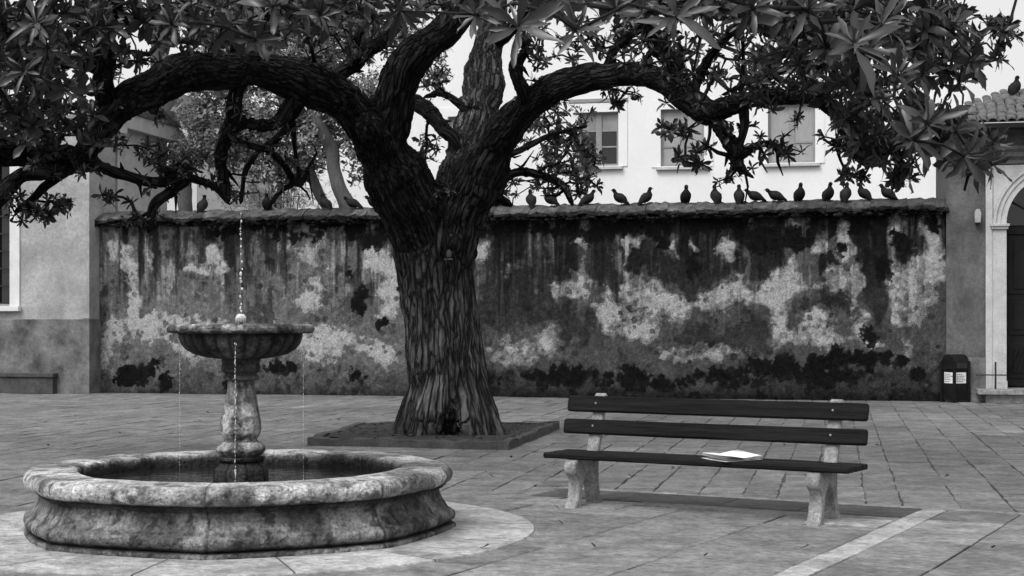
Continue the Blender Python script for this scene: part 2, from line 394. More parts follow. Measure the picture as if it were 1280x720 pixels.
for b in [(771, 358, 9, 13), (775, 377, 9, 8), (798, 385, 9, 6), (821, 329, 25, 20), (862, 346, 15, 32), (912, 346, 9, 14, .8), (950, 333, 22, 22), (1000, 317, 14, 36), (914, 314, 8, 8), (958, 404, 13, 30), (990, 400, 6, 14), (1029, 333, 10, 12, .8),
          (1058, 379, 15, 9), (1092, 350, 12, 60), (1117, 308, 15, 13), (742, 329, 24, 30), (690, 340, 22, 50, .9), (655, 350, 20, 40, .8), (720, 410, 22, 30, .6), (870, 420, 30, 14, .6), (1017, 300, 8, 22), (1096, 417, 10, 12), (880, 325, 12, 26, .8),
          (620, 380, 30, 40, .7), (680, 390, 30, 20, .6), (1010, 385, 12, 10, .6), (1100, 385, 14, 18, .6), (930, 425, 20, 16, .6), (640, 295, 60, 12, .6), (760, 292, 60, 14, .9), (860, 288, 60, 14, .9), (950, 290, 50, 20, .9), (1050, 280, 50, 14, .8),
          (447, 373, 14, 22), (433, 343, 9, 8), (472, 400, 9, 9), (197, 333, 11, 26, .9), (172, 323, 6, 14, .8), (313, 343, 9, 32, .9), (273, 305, 28, 14, .9), (233, 327, 5, 22, .8), (300, 300, 20, 40, .6), (350, 320, 14, 40, .7), (330, 400, 20, 30, .5),
          (420, 300, 60, 10, .8), (220, 300, 30, 16, .7), (470, 296, 28, 10, .9), (128, 380, 6, 100, .7)]: dark += blob(*b)
dark = 1.0*(1-np.exp(-dark)); light = 1.25*(1-np.exp(-1.2*light))
drip = fbm(UU*6, ZZ*.35, 2., 5, .6); drip2 = fbm(UU*20, ZZ*.9, 4., 3)
n4 = fbm(UU*2.3+7, ZZ*2.3, 6., 7, .62); n5 = fbm(UU*14+3, ZZ*12, 8., 5, .65); n6 = fbm(UU*4.3+3, ZZ*3.6, 2.5, 7, .66)
rightw = ss(480, 640, QX); foot = ss(482, 498, QY+(nf-.5)*30)
upper = ss(420, 290, QY+(drip-.5)*160)
D = dark*.85-light*1.05+(n4-.5)*1.1+(nf-.5)*1.0+(drip-.5)*2.6*ss(440, 300, QY)+upper*(.10+.10*rightw)+.12*rightw
# 1 grimy plaster, 2 bare pale patches with crisp ragged rims, 3 soft grey damp, 4 black colonies
lt = np.log2(.075)+1.5*(n4-.5)+1.2*(nf-.5)+1.3*(n5-.5)+.75*(1-rightw)+.1
lf = light*1.15+(n6-.5)*1.6+(nf-.5)*1.0-.75*dark
lmA = ss(.34, .43, lf); lmB = ss(.66, .74, lf+(n5-.5)*.5)
lt += 1.4*lmA+.8*lmB-.25
dk = ss(.10, .34, D+(n6-.5)*.7); lt -= 1.15*dk*(1-.45*lmA)
lt -= .8*ss(.05, .5, D)*upper*(1-.5*lmA)
st = ss(.53, .62, drip)*ss(450, 300, QY+(n4-.5)*120); lt -= .9*st                       # dark run-off
wst = ss(.55, .64, fbm(UU*9+50, ZZ*.5, 6., 4, .6))*ss(420, 330, QY+(n4-.5)*120)*ss(262, 285, QY); lt += 1.0*wst*(1-lmB)   # pale lime runs
lt += .5*(drip2-.5)*ss(470, 330, QY)
lt -= 1.4*foot+.95*ss(445, 480, QY+(nf-.5)*70+(n6-.5)*60)
lt += .55*np.exp(-((lf-.35)/.03)**2)*(n5 > .47)-.5*np.exp(-((lf-.46)/.03)**2)*(n5 > .5)      # flaked rims
cell = np.abs(fbm(UU*7+2, ZZ*7, 4., 3)-.5); lt -= .7*ss(.012, .0, cell)*(n4 > .5)              # hair cracks
K = np.zeros_like(QX)
def kb_(cx, cy, rx, ry, p=1.): return p*np.exp(-((((QX+(n1-.5)*26)-cx)/rx)**2+(((QY+(n2-.5)*18)-cy)/ry)**2)**1.3)
for b in [(767, 287, 30, 11, 1.3), (737, 297, 20, 8, 1.2), (821, 287, 20, 11, 1.2), (833, 300, 15, 10, 1.), (875, 277, 26, 12, 1.4), (920, 279, 22, 12, 1.3), (950, 300, 18, 18, 1.5), (987, 300, 15, 13, 1.4), (1012, 296, 11, 20, 1.2), (1033, 271, 12, 8, 1.2), (1075, 283, 13, 15, 1.2),
          (1121, 304, 14, 12, 1.3), (1165, 281, 8, 9, 1.5), (712, 291, 14, 7, 1.3), (1054, 308, 10, 8, 1.), (1104, 337, 11, 16, 1.1), (597, 290, 11, 9, 1.4), (623, 290, 15, 10, 1.4), (653, 287, 11, 7, 1.4), (685, 290, 20, 8, 1.), (862, 335, 10, 18, .8), (1085, 421, 8, 8, 1.2),
          (363, 287, 16, 8, 1.1), (387, 293, 25, 8, 1.), (447, 290, 16, 8, 1.3), (467, 300, 22, 10, 1.3), (480, 287, 16, 8, 1.2), (273, 290, 20, 7, 1.), (320, 284, 20, 6, .8), (410, 282, 30, 6, 1.), (447, 378, 10, 14, 1.1), (474, 401, 8, 7, 1.), (433, 343, 7, 6, 1.), (960, 395, 8, 14, .8),
          (160, 470, 20, 12, 1.4), (188, 464, 8, 8, 1.2), (207, 475, 10, 14, 1.3), (345, 462, 14, 8, 1.3), (358, 455, 8, 6, 1.3), (300, 480, 40, 8, .5), (450, 470, 50, 10, .5), (620, 472, 30, 10, .8), (700, 470, 50, 14, 1.1), (780, 470, 60, 16, 1.), (900, 470, 44, 12, 1.2), (955, 462, 14, 12, 1.5), (985, 462, 20, 14, 1.5), (1020, 455, 18, 12, 1.5), (1045, 443, 14, 12, 1.7), (1075, 452, 20, 10, 1.6), (1105, 450, 14, 9, 1.5), (1130, 455, 12, 8, 1.2), (1030, 470, 50, 10, 1.2), (840, 478, 200, 8, .9), (1150, 470, 10, 8, .8)]: K = np.maximum(K, kb_(*b))
kf = K*.85+(n6-.5)*1.5+(nf-.5)*1.1
blk = ss(.74, .86, kf)
sp = np.zeros_like(QX); r2 = np.random.default_rng(5); cand = np.argwhere(kf+.0 > .48)
pick = cand[r2.integers(0, len(cand), 2600)]
for (ci, cj) in pick:                       # round mould colonies that run together
    cu, cz = us_[ci], zs[cj]; q = kf[ci, cj]
    if r2.random() > (q-.40)*1.5: continue
    rr = r2.choice([r2.uniform(.02, .06), r2.uniform(.06, .13)], p=[.6, .4])
    i0, i1 = np.searchsorted(us_, [cu-rr*1.5, cu+rr*1.5]); j0, j1 = np.searchsorted(zs, [cz-rr*1.5, cz+rr*1.5])
    if i1 <= i0 or j1 <= j0: continue
    dd = np.hypot(UU[i0:i1, j0:j1]-cu, ZZ[i0:i1, j0:j1]-cz)/rr+(n5[i0:i1, j0:j1]-.5)*2.6
    sp[i0:i1, j0:j1] = np.maximum(sp[i0:i1, j0:j1], ss(1.02, .86, dd)*r2.uniform(.55, 1))
for k in range(420):                        # scattered faint round spots
    cu = r2.uniform(ul, 0); cz = r2.uniform(.1, 3.6); rr = r2.uniform(.02, .09)
    i0, i1 = np.searchsorted(us_, [cu-rr*1.5, cu+rr*1.5]); j0, j1 = np.searchsorted(zs, [cz-rr*1.5, cz+rr*1.5])
    if i1 <= i0 or j1 <= j0: continue
    dd = np.hypot(UU[i0:i1, j0:j1]-cu, ZZ[i0:i1, j0:j1]-cz)/rr+(n5[i0:i1, j0:j1]-.5)*1.2
    sp[i0:i1, j0:j1] = np.maximum(sp[i0:i1, j0:j1], ss(1.0, .8, dd)*r2.uniform(.1, .4))
blk = np.maximum(blk, sp); lt -= .9*ss(.42, .75, kf)
lt = lt*(1-blk)+np.log2(.0045+.007*n5)*blk
mid = dk
tone = 2.**lt
cr = fbm(UU*24, ZZ*24, 2., 3, .8); tone *= 1+(cr-.5)*1.1
tone = np.clip(tone, .0035, .33)
dy = (n1-.5)*.03+(nf-.5)*.014-.008*lmA-.006*lmB-.010*blk*n5
V = np.stack([UU, dy, ZZ], -1).reshape(-1, 3)
np_mesh('plaster_face', V, grid_faces(nu, nv), M['wall'], wall, tone=tone.ravel())
b = MB(); b.box(ul, 0, .05, .45, 0, HW, tone=.2); b.build('masonry', M['stucco'], wall)
# coping of rough slabs, sloping to the front
cp = MB(); x = ul-.05
while x < .0:
    wd = random.uniform(.28, .62); x1 = min(x+wd, .02); dz = random.uniform(-.02, .02); dl = random.uniform(-.05, .03); t = random.uniform(.6, 1.3)
    nn = max(3, int(wd/.07)); prof_top = []; vs = []; 
    rows = []
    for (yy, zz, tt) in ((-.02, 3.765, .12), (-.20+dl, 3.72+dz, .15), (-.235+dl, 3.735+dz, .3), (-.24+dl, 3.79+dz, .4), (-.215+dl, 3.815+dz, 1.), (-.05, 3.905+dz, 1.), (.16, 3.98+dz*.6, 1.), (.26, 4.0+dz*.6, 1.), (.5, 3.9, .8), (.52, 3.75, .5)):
        rows.append([(x-.004+(x1-x+.008)*k/(nn-1)+random.uniform(-.006, .006), yy+random.uniform(-.035, .035)*(yy < 0 and yy > -.3), zz+random.uniform(-.024, .024)) for k in range(nn)])
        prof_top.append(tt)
    vs = sum(rows, []); fs = []
    for a in range(len(rows)-1):
        for k in range(nn-1): fs.append((a*nn+k, (a+1)*nn+k, (a+1)*nn+k+1, a*nn+k+1))
    fs.append(tuple(a*nn for a in range(len(rows)))[::-1]); fs.append(tuple(a*nn+nn-1 for a in range(len(rows))))
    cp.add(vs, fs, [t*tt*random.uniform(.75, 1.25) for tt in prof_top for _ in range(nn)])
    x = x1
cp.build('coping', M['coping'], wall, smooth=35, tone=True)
cm = MB(); x = ul
for k in range(1500):          # crumbs of moss and broken tile under the coping lip
    x = random.uniform(ul, 0); r_ = random.uniform(.015, .05)
    cm.ball((x, random.uniform(-.23, -.03), 3.69+random.uniform(-.04, .04)), r_, 5, 4, (1.5, 1, .7), tone=random.uniform(.05, .3))
cm.build('moss_edge', M['coping'], wall)

# ================================================================== LEFT BUILDING
lb = thing('left_house', 'grey stuccoed house with white framed window at the left edge', 'house', WO, WA)
D0 = -.45; xc = U(112, D0); xl = U(-260, D0); top_z = Z(60, 152, D0)
b = MB(); b.box(xl, U(-60, D0), D0, D0+1.2, 0, top_z)
wx0, wx1 = U(-60, D0), U(13, D0); wz0, wz1 = Z(10, 380, D0), Z(10, 205, D0)
b.box(wx0, wx1, D0, D0+1.2, 0, wz0); b.box(wx0, wx1, D0, D0+1.2, wz1, top_z); b.box(wx1, xc, D0, D0+1.2, 0, top_z)
xs = U(103, D0); b.box(xs, xc+.002, D0-.02, D0+.3, Z(100, 398, D0), top_z-.002)
b.build('wall', M['stucco'], lb)
b = MB(); b.box(xl, xc+.03, D0-.07, D0+.6, 0, Z(60, 399, D0), .015); b.build('plinth', M['plinth'], lb)
b = MB(); zc = Z(60, 152, D0)
b.prism([(D0-.05, zc-.15), (D0-.08, zc-.02), (D0-.2, zc+.03), (D0-.24, zc+.10), (D0-.24, zc+.16), (D0-.05, zc+.30), (D0+1.3, zc+.32), (D0+1.3, zc-.15)], xl, xc+.25)
b.build('cornice', M['stone_trim'], lb)
wn = MB(); f_ = .24
wn.box(wx1, wx1+f_, D0-.04, D0+.18, wz0-.1, wz1+f_, .01); wn.box(wx0, wx1-.002, D0-.04, D0+.18, wz1, wz1+f_, .01)
wf = wn.build('window_surround', M['whitepaint'], lb)
b = MB(); b.box(wx0-.3, wx1+f_+.03, D0-.14, D0+.1, wz0-.16, wz0-.05, .012); b.build('sill', M['whitepaint'], wf)
b = MB(); b.box(wx0, wx1, D0+.25, D0+.28, wz0, wz1); b.build('pane', M['glass'], wf)
b = MB()
for k in range(9): zz = wz0+(wz1-wz0)*k/8; b.box(wx0, wx1, D0+.18, D0+.21, zz, zz+.035)
for k in range(4): xx = wx1-.05-.33*k; b.box(xx-.03, xx, D0+.205, D0+.24, wz0, wz1)
b.build('window_grille', M['iron'], wf)
# taller rear wing seen over the wall
D1 = 1.0; x2 = U(147, D1); zt = Z(130, 158, D1)
b = MB(); b.box(xl, x2, D1, D1+2.6, 0, zt); b.build('rear_wing', M['stone_trim'], lb)
b = MB(); b.prism([(D1-.25, zt+.1), (D1-.25, zt+.2), (D1-.1, zt+.28), (D1+2.8, zt+.3), (D1+2.8, zt-.05), (D1-.06, zt-.05)], xl, x2+.25); b.build('cornice', M['stone_trim'], lb)
b = MB()
b.prism([(D1-.4, zt+.29), (D1+1.2, zt+.75), (D1+2.9, zt+.29)], xl, x2+.3); b.build('roof', M['roof'], lb)
bb = thing('stone_bench', 'low plain stone bench against the plinth of the left house', 'bench', WO+EU*U(72, -.55)+EV*(-.55), WA)
b = MB(); b.box(-3, 0, -.2, .16, .36, .45, .015); b.build('seat', M['kerb'], bb)
b = MB(); b.box(-3, -.03, -.16, .16, 0, .357, .01); b.build('base', M['kerb'], bb)

# ================================================================== RIGHT BUILDING (portal)
rb = thing('portal_building', 'stuccoed building with pale stone arch and dark door at the right edge', 'building', WO, WA)
D2 = -.10; x0 = U(1183, D2); x1 = U(1232, D2); XR = 6.0
zE = Z(1240, 183, D2)
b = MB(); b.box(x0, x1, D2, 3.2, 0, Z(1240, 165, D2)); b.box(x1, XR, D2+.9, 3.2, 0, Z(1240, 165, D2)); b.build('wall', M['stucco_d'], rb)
b = MB(); b.box(x0-.02, x1, D2-.05, D2+.3, 0, Z(1210, 447, D2), .01); b.build('plinth', M['plinth'], rb)
b = MB(); z1 = Z(1240, 184, D2); z2 = Z(1240, 207, D2); z0 = Z(1240, 164, D2)
b.prism([(D2, z2), (D2-.05, z2+.03), (D2-.05, z2+.1), (D2-.14, z2+.16), (D2-.14, z2+.24), (D2-.2, z1-.06), (D2-.2, z1), (D2-.06, z1+.02), (D2-.06, z0-.08), (D2-.18, z0-.02), (D2-.18, z0+.02), (D2+1, z0+.02), (D2+1, z2)], x0-.04, XR)
b.build('entablature', M['stucco_d'], rb)
# portal: jambs, capitals, arch
D3 = D2-.04
xa = U(1241, D3); xb = U(1258, D3); zi = Z(1250, 280, D3); rin = .95; cxp = xb+rin
b = MB(); b.box(x1, xa, D3, D2+.6, .16, z2, .008); b.build('outer_jamb', M['stone_trim'], rb)
def jamb(xj0, xj1):
    b = MB(); b.box(xj0, xj1, D3-.05, D2+.55, .16, zi-.10, .01); b.box(xj0-.01, xj1+.015, D3-.07, D2+.55, .16, .42, .01); j = b.build('jamb', M['stone_trim'], rb)
    b = MB(); b.box(xj0-.03, xj1+.03, D3-.10, D2+.55, zi-.10, zi-.05, .01); b.box(xj0-.05, xj1+.05, D3-.13, D2+.55, zi-.05, zi, .01); b.build('capital', M['stone_trim'], j)
jamb(xa, xb); jamb(cxp+rin, cxp+rin+xb-xa)
def ring(r0, r1, y0, y1, n=40):
    m_ = MB(); vs = []
    for k in range(n+1):
        t = math.pi*k/n
        for r_, y_ in ((r0, y0), (r1, y0), (r1, y1), (r0, y1)): vs.append((cxp-math.cos(t)*r_, y_, zi+math.sin(t)*r_))
    fs = []
    for k in range(n):
        for q in range(4): fs.append((k*4+q, k*4+(q+1) % 4, k*4+4+(q+1) % 4, k*4+4+q))
    return m_.add(vs, fs)
aw = xb-xa
b = ring(rin, rin+aw*.45, D3-.02, D2+.5); b.v += []; a_ = b
c_ = ring(rin+aw*.45, rin+aw*.8, D3-.05, D2+.5); a_.add(c_.v, c_.f); c_ = ring(rin+aw*.8, rin+aw, D3-.085, D2+.5); a_.add(c_.v, c_.f)
a_.build('archivolt', M['stone_trim'], rb, smooth=40)
b = MB(); n = 40; sx0, sx1, sz1 = xa, cxp+rin+aw, z2    # spandrel between arch and entablature
vs = []
for k in range(n+1):
    t = math.pi*k/n; r_ = rin+aw*.96; vs.append((cxp-math.cos(t)*r_, D3+.01, zi+math.sin(t)*r_)); vs.append((min(max(cxp-math.cos(t)*r_*1.0, sx0), sx1), D3+.01, sz1))
b.add(vs, [(2*k, 2*k+2, 2*k+3, 2*k+1) for k in range(n)]); b.build('spandrel', M['stone_trim'], rb)
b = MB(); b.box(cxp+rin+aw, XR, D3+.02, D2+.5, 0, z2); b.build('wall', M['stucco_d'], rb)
dd_ = D2+.45
b = MB(); b.box(xb, cxp+rin, dd_, dd_+.06, .3, zi-.02)
for (pa, pb) in ((.08, .80), (1.08, 1.80)):
    for (q0, q1) in ((.45, 1.15), (1.3, 1.95), (2.1, zi-.2)):
        b.box(xb+pa, xb+pb, dd_-.02, dd_, q0, q1, .008); b.box(xb+pa+.1, xb+pb-.1, dd_-.035, dd_-.015, q0+.1, q1-.1, .008)
b.box(xb, cxp+rin, dd_-.05, dd_+.05, zi-.18, zi-.03, .01)
for k in range(4): b.tube([(xb+.12+.1*k, dd_-.045, .55), (xb+.3+.07*k, dd_-.045, 1.05)], [.012, .012], 5)
dr = b.build('door', M['door'], rb)
b = MB(); b.ball((cxp-.06, dd_-.09, 1.35), .035); b.build('handle', M['iron'], dr)
b = MB(); b.add([(cxp-math.cos(math.pi*k/24)*rin, dd_+.02, zi+math.sin(math.pi*k/24)*rin) for k in range(25)], [tuple(range(25))]); b.build('fanlight', M['glass'], dr)
b = MB()
for k in range(1, 6): t = math.pi*k/6; b.tube([(cxp, dd_-.02, zi), (cxp-math.cos(t)*rin, dd_-.02, zi+math.sin(t)*rin)], [.02, .02], 5)
b.build('fanlight_bars', M['iron'], dr)
b = MB(); b.box(U(1222, D2-.45), XR, D2-.55, D2+.5, .17, .27, .015); b.box(U(1232, D2-.3), XR, D2-.42, D2+.5, 0, .17, .01)
b.build('doorstep', M['concrete'], rb)
# tiled hipped roof
rf = MB(); ze = z0+.03; ye = D2-.62; xe = x0-.38; rz_ = Z(1260, 121, 1.6)
sl_ = (rz_-ze)/2.3
rf.box(xe+.06, XR, ye+.08, 3.2, ze, ze+.06, tone=.25)
nrow = 9
for r_ in range(nrow):
    y0 = ye+2.3*r_/nrow; zz = ze+.07+sl_*(y0-ye); xx = xe+(y0-ye)*.75
    while xx < XR:
        tw = random.uniform(.14, .2); jz = random.uniform(-.012, .015); jy = random.uniform(-.03, .03)
        vs = []
        for (yy, zz2) in ((y0+jy, zz+jz+.03), (y0+.34+jy, zz+jz+sl_*.34+.03)):
            for k in range(5):
                t = math.pi*k/4; vs.append((xx+tw/2-math.cos(t)*tw/2, yy, zz2+math.sin(t)*.05))
        for k in range(5): vs.append((vs[k][0], vs[k][1], vs[k][2]-.03))
        rf.add(vs, [(k, 5+k, 6+k, k+1) for k in range(4)]+[(k, k+1, 11+k, 10+k) for k in range(4)], random.uniform(.5, 1.5)); xx += tw+.015
rf.add([(xe, ye, ze+.06), (XR, ye, ze+.06), (XR, ye+2.3, ze+.06+sl_*2.3), (xe+1.7, ye+2.3, ze+.06+sl_*2.3), (xe, 3.2, ze+.06)],
       [(0, 1, 2, 3), (0, 3, 4)], .6)
rf.build('roof', M['roof'], rb)
b = MB(); b.box(xe+.0, XR, ye+.0, ye+.1, ze-.05, ze+.05, .01); b.build('eaves', M['door'], rb)
wl = thing('wall_lantern', 'small pale wall lantern on the pilaster left of the arch', 'lantern', WO+EU*U(1222, D2-.05)+EV*(D2-.002), WA)
zl = Z(1222, 272, D2)
b = MB(); b.prism([(-.05, zl-.1), (.05, zl-.1), (.06, zl+.08), (.03, zl+.16), (-.03, zl+.16), (-.06, zl+.08)], -.14, -.02, axis=1); b.build('shade', M['stucco'], wl)
b = MB(); b.box(-.035, .035, -.02, 0, zl-.14, zl+.18, .004); b.ball((0, -.08, zl-.13), .035); b.build('bracket', M['iron'], wl)
ft = thing('boot_scraper', 'thin black iron upright with crossbar beside the doorstep', 'boot scraper', WO+EU*U(1244, D2-.3)+EV*(D2-.36)+Vector((0, 0, .27)), WA)
b = MB(); b.tube([(0, 0, 0), (0, 0, .52)], [.022, .018], 6); b.build('upright', M['iron'], ft)
b = MB(); b.tube([(-.34, 0, .27), (.2, 0, .27)], [.014, .014], 6); b.tube([(-.34, .0, .27), (-.34, .2, .27)], [.014, .014], 6); b.build('crossbar', M['iron'], ft)

# ================================================================== LITTER BIN
bx, by = G(1196, 503); lbn = thing('litter_bin', 'black round topped litter bin with two white stickers by the wall', 'litter bin', (bx, by+.1, 0), R(24))
hw = .178
def hood(w_, z0_, z1_, n=8):
    p = [(-w_, z0_), (w_, z0_)]
    for k in range(n+1):
        t = math.pi*k/n; p.append((w_*math.cos(t) if True else 0, z1_-.17+.17*math.sin(t)))
    return p
b = MB(); b.prism([(-hw+.015, .05), (hw-.015, .05), (hw-.015, .62), (-hw+.015, .62)], -hw+.015, hw-.015); b.build('body', M['bin'], lbn)
b = MB(); b.prism(hood(hw+.005, .64, .93), -hw-.005, hw+.005); b.build('hood', M['bin'], lbn, smooth=40)
b = MB(); b.box(-hw+.05, hw-.05, -hw-.012, -hw, .66, .76, .004); b.build('slot', M['iron'], lbn)
for sx in (-1, 1):
    for sy in (-1, 1): b = MB(); b.box(sx*hw-.022, sx*hw+.022, sy*hw-.022, sy*hw+.022, 0, .8, .006); b.build('post', M['bin'], lbn)
def sticker(fn):
    b = MB(); b.add([fn(a, c, .0) for a, c in ((-.12, .37), (.12, .37), (.12, .58), (-.12, .58))], [(0, 1, 2, 3)]); st = b.build('sticker', M['label'], lbn)
    b = MB()
    for k in range(5):
        zz = .55-.035*k; l_ = random.uniform(.1, .2); xx = -.10
        while xx < -.13+l_+.03:
            q = random.uniform(.02, .05); b.add([fn(a, c, .002) for a, c in ((xx, zz-.014), (xx+q, zz-.014), (xx+q, zz), (xx, zz))], [(0, 1, 2, 3)]); xx += q+.01
    b.add([fn(a, c, .0015) for a, c in ((-.104, .40), (-.099, .40), (-.099, .56), (-.104, .56))], [(0, 1, 2, 3)]); b.build('print', M['ink'], st)
sticker(lambda a, c, e: (a, -hw+.011-e, c)); sticker(lambda a, c, e: (-hw+.011-e, -a, c))

# ================================================================== WHITE HOUSE BEHIND
wh = thing('white_house', 'tall white plastered house with three windows rising behind the wall', 'house', WO, WA)
DH = 16.; hx0 = U(236, DH); hx1 = U(1210, DH); hz = Z(640, -14, DH)
wins = [(723, 773, 141, 208, 'a'), (826, 880, 137, 208, 'b'), (960, 1019, 130, 204, 'b'), (560, 606, 146, 212, 'b')]
xsn = sorted([(U(a, DH), U(b_, DH), Z(a, q, DH), Z(a, p_, DH), k) for a, b_, p_, q, k in wins])
b = MB(); cur = hx0
for (a, b_, q0, q1, k) in xsn:
    b.box(cur, a, DH, DH+.5, 0, hz); b.box(a, b_, DH, DH+.5, 0, q0); b.box(a, b_, DH, DH+.5, q1, hz); cur = b_
b.box(cur, hx1, DH, DH+.5, 0, hz); b.box(hx0, hx1, DH+.5, DH+9, 0, hz-.01)
b.build('wall', M['white'], wh)
for (a, b_, q0, q1, k) in xsn:
    fr = MB(); t = .07
    fr.box(a, a+t, DH+.12, DH+.18, q0, q1); fr.box(b_-t, b_, DH+.12, DH+.18, q0, q1); m_ = (a+b_)/2
    fr.box(a+t, b_-t, DH+.12, DH+.18, q1-t, q1); fr.box(a+t, b_-t, DH+.12, DH+.18, q0, q0+t)
    fr.box(m_-.09, m_+.09, DH+.11, DH+.18, q0+t, q1-t)
    if k == 'a':
        for s_ in (.36, .66): zz = q0+(q1-q0)*s_; fr.box(a+t, m_-.09, DH+.13, DH+.17, zz-.025, zz+.025); fr.box(m_+.09, b_-t, DH+.13, DH+.17, zz-.025, zz+.025)
    else:
        zz = q0+(q1-q0)*.35; fr.box(a+t, m_-.09, DH+.125, DH+.17, zz-.03, zz+.03); fr.box(m_+.09, b_-t, DH+.125, DH+.17, zz-.03, zz+.03)
    wn = fr.build('window', M['joinery'], wh)
    if k == 'a':
        zz = q0+(q1-q0)*.66
        b = MB(); b.box(a+t, b_-t, DH+.165, DH+.175, q0+t, zz); b.build('pane', M['glass'], wn)
        b = MB(); b.box(a+t, b_-t, DH+.165, DH+.175, zz, q1-t); b.build('pane', M['glass_refl'], wn)
    else:
        b = MB(); b.box(a+t, b_-t, DH+.15, DH+.175, q0+t, q1-t); b.build('shutter', M['shutter'], wn)
    b = MB(); b.box(a-.14, b_+.14, DH-.14, DH+.1, q0-.12, q0-.03, .01); b.build('sill', M['stone_trim'], wn)
    if k == 'a': b = MB(); b.box(a-.3, b_+.3, DH-.05, DH+.02, q1+.30, q1+.42, .01); b.build('lintel_moulding', M['joinery'], wn)
    b = MB(); s_ = .28
    b.box(a-s_, a-.002, DH-.03, DH+.01, q0-.03, q1+s_); b.box(b_+.002, b_+s_, DH-.03, DH+.01, q0-.03, q1+s_); b.box(a-.002, b_+.002, DH-.03, DH+.01, q1+.002, q1+s_-.002)
    b.build('window_surround', M['white'], wn)
b = MB(); b.prism([(DH-.5, hz+.1), (DH+4.5, hz+1.9), (DH+9.5, hz+.1), (DH+9.3, hz-.02), (DH-.3, hz-.02)], hx0-.3, hx1+.3); b.build('roof', M['roof'], wh)
# pale gabled house further left
gh = thing('pale_gabled_house', 'pale gabled house between the trees behind the left end of the wall', 'house', WO, WA)
DG = 11.; a = U(100, DG); ridge = U(185, DG); e = U(250, DG); zr = Z(185, 108, DG); zz = Z(250, 172, DG)
b = MB(); b.prism([(a, 0), (e-.1, 0), (e-.1, zz), (ridge, zr), (a, zz)], DG, DG+4, axis=1); b.build('wall', M['pale'], gh)
b = MB(); b.prism([(ridge, zr+.14), (e+.35, zz-.12), (e+.35, zz-.26), (ridge, zr), (a-.3, zz-.2), (a-.3, zz-.06)], DG-.25, DG+4.2, axis=1); b.build('roof', M['roof'], gh)

# ================================================================== FOUNTAIN
fo = thing('fountain', 'round carved stone fountain with raised bowl on a baluster', 'fountain', FC, 0)
def lathe(prof, n=384, sub=3, lobes=None, amp=.006, nsc=5., tf=None, facet=0., joints=()):
    """revolve (r,z,tone) rows; worn by noise; joints = angles of the open seams"""
    pr = []
    for i in range(len(prof)-1):
        for k in range(sub): t = k/sub; pr.append([prof[i][j]+(prof[i+1][j]-prof[i][j])*t for j in range(3)])
    pr.append(list(prof[-1])); pr = np.array(pr); m_ = len(pr)
    th = np.linspace(0, 2*np.pi, n, endpoint=False)
    TH, I = np.meshgrid(th, np.arange(m_), indexing='ij')
    r_ = pr[I, 0]; z_ = pr[I, 1]; tn = pr[I, 2].copy()
    if facet:
        ph = (TH-R(joints[0]))/(2*np.pi/len(joints)); fr = (ph-np.floor(ph)-.5)*2*np.pi/len(joints)
        r_ = r_*(1+facet*(math.cos(np.pi/len(joints))/np.cos(fr)-1+.04))
    if lobes: r_ = r_*(1+lobes(TH, z_))
    X, Y = np.cos(TH)*r_, np.sin(TH)*r_
    nz = fbm(X*nsc, Y*nsc, z_*nsc, 5)-.5; nb = fbm(X*nsc*.35+5, Y*nsc*.35, z_*nsc*.35, 3)-.5
    r2_ = r_+amp*nz*2+amp*1.5*nb*2; z2_ = z_+amp*.6*(fbm(X*nsc+9, Y*nsc, z_*nsc, 4)-.5)*2
    for j in joints:
        dd = np.abs((TH-R(j)+.03*(fbm(z_*9+j, z_*0, 1., 3)-.5)+np.pi) % (2*np.pi)-np.pi)*r_; q = np.exp(-(dd/.009)**2)
        r2_ -= .014*q; tn = tn*(1-.75*q)
    X, Y = np.cos(TH)*r2_, np.sin(TH)*r2_
    st = fbm(X*3.2, Y*3.2, z_*4.5+3, 5); fi = fbm(X*16, Y*16, z_*16, 4)
    tn = tn*(1+.9*(ss(.35, .65, st)-.6))*(1-.65*ss(.53, .66, fi))*(.75+.5*fbm(X*40, Y*40, z_*40, 3))
    if tf is not None: tn = tf(X, Y, z2_, TH, tn)
    return np.stack([X, Y, z2_], -1).reshape(-1, 3), grid_faces(n, m_, True), tn.ravel()
JO = [-133+45*k for k in range(8)]
def arc(cx, cz, r_, a0, a1, n, tn, sx=1.): return [(cx+math.cos(R(a0+(a1-a0)*k/n))*r_*sx, cz+math.sin(R(a0+(a1-a0)*k/n))*r_, tn) for k in range(n+1)]
# base and moulded wall of the basin
prof = [(1.53, -.01, .22), (1.535, .045, .30), (1.51, .056, .06), (1.47, .062, .04)]
prof += [(1.495, .066, .10), (1.525, .085, .16), (1.535, .115, .25), (1.525, .145, .30), (1.50, .162, .27)]
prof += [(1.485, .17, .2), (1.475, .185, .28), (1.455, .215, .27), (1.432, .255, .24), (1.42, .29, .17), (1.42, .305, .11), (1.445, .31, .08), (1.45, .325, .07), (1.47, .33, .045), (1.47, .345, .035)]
V, Fq, tn = lathe(prof, 768, 3, amp=.008, facet=.55, joints=JO); np_mesh('basin_wall', V, Fq, M['fstone'], fo, tone=tn*.70)
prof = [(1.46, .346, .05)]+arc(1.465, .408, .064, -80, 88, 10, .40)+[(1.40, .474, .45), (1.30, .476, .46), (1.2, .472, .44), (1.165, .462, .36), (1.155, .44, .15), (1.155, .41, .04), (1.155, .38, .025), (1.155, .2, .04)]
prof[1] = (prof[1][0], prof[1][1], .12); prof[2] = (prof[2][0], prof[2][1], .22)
V, Fq, tn = lathe(prof, 768, 3, amp=.008, facet=.35, joints=JO); np_mesh('basin_rim', V, Fq, M['fstone'], fo, tone=tn)
wz = .372
b = MB(); nr, na = 36, 96; vs = []; fs = []
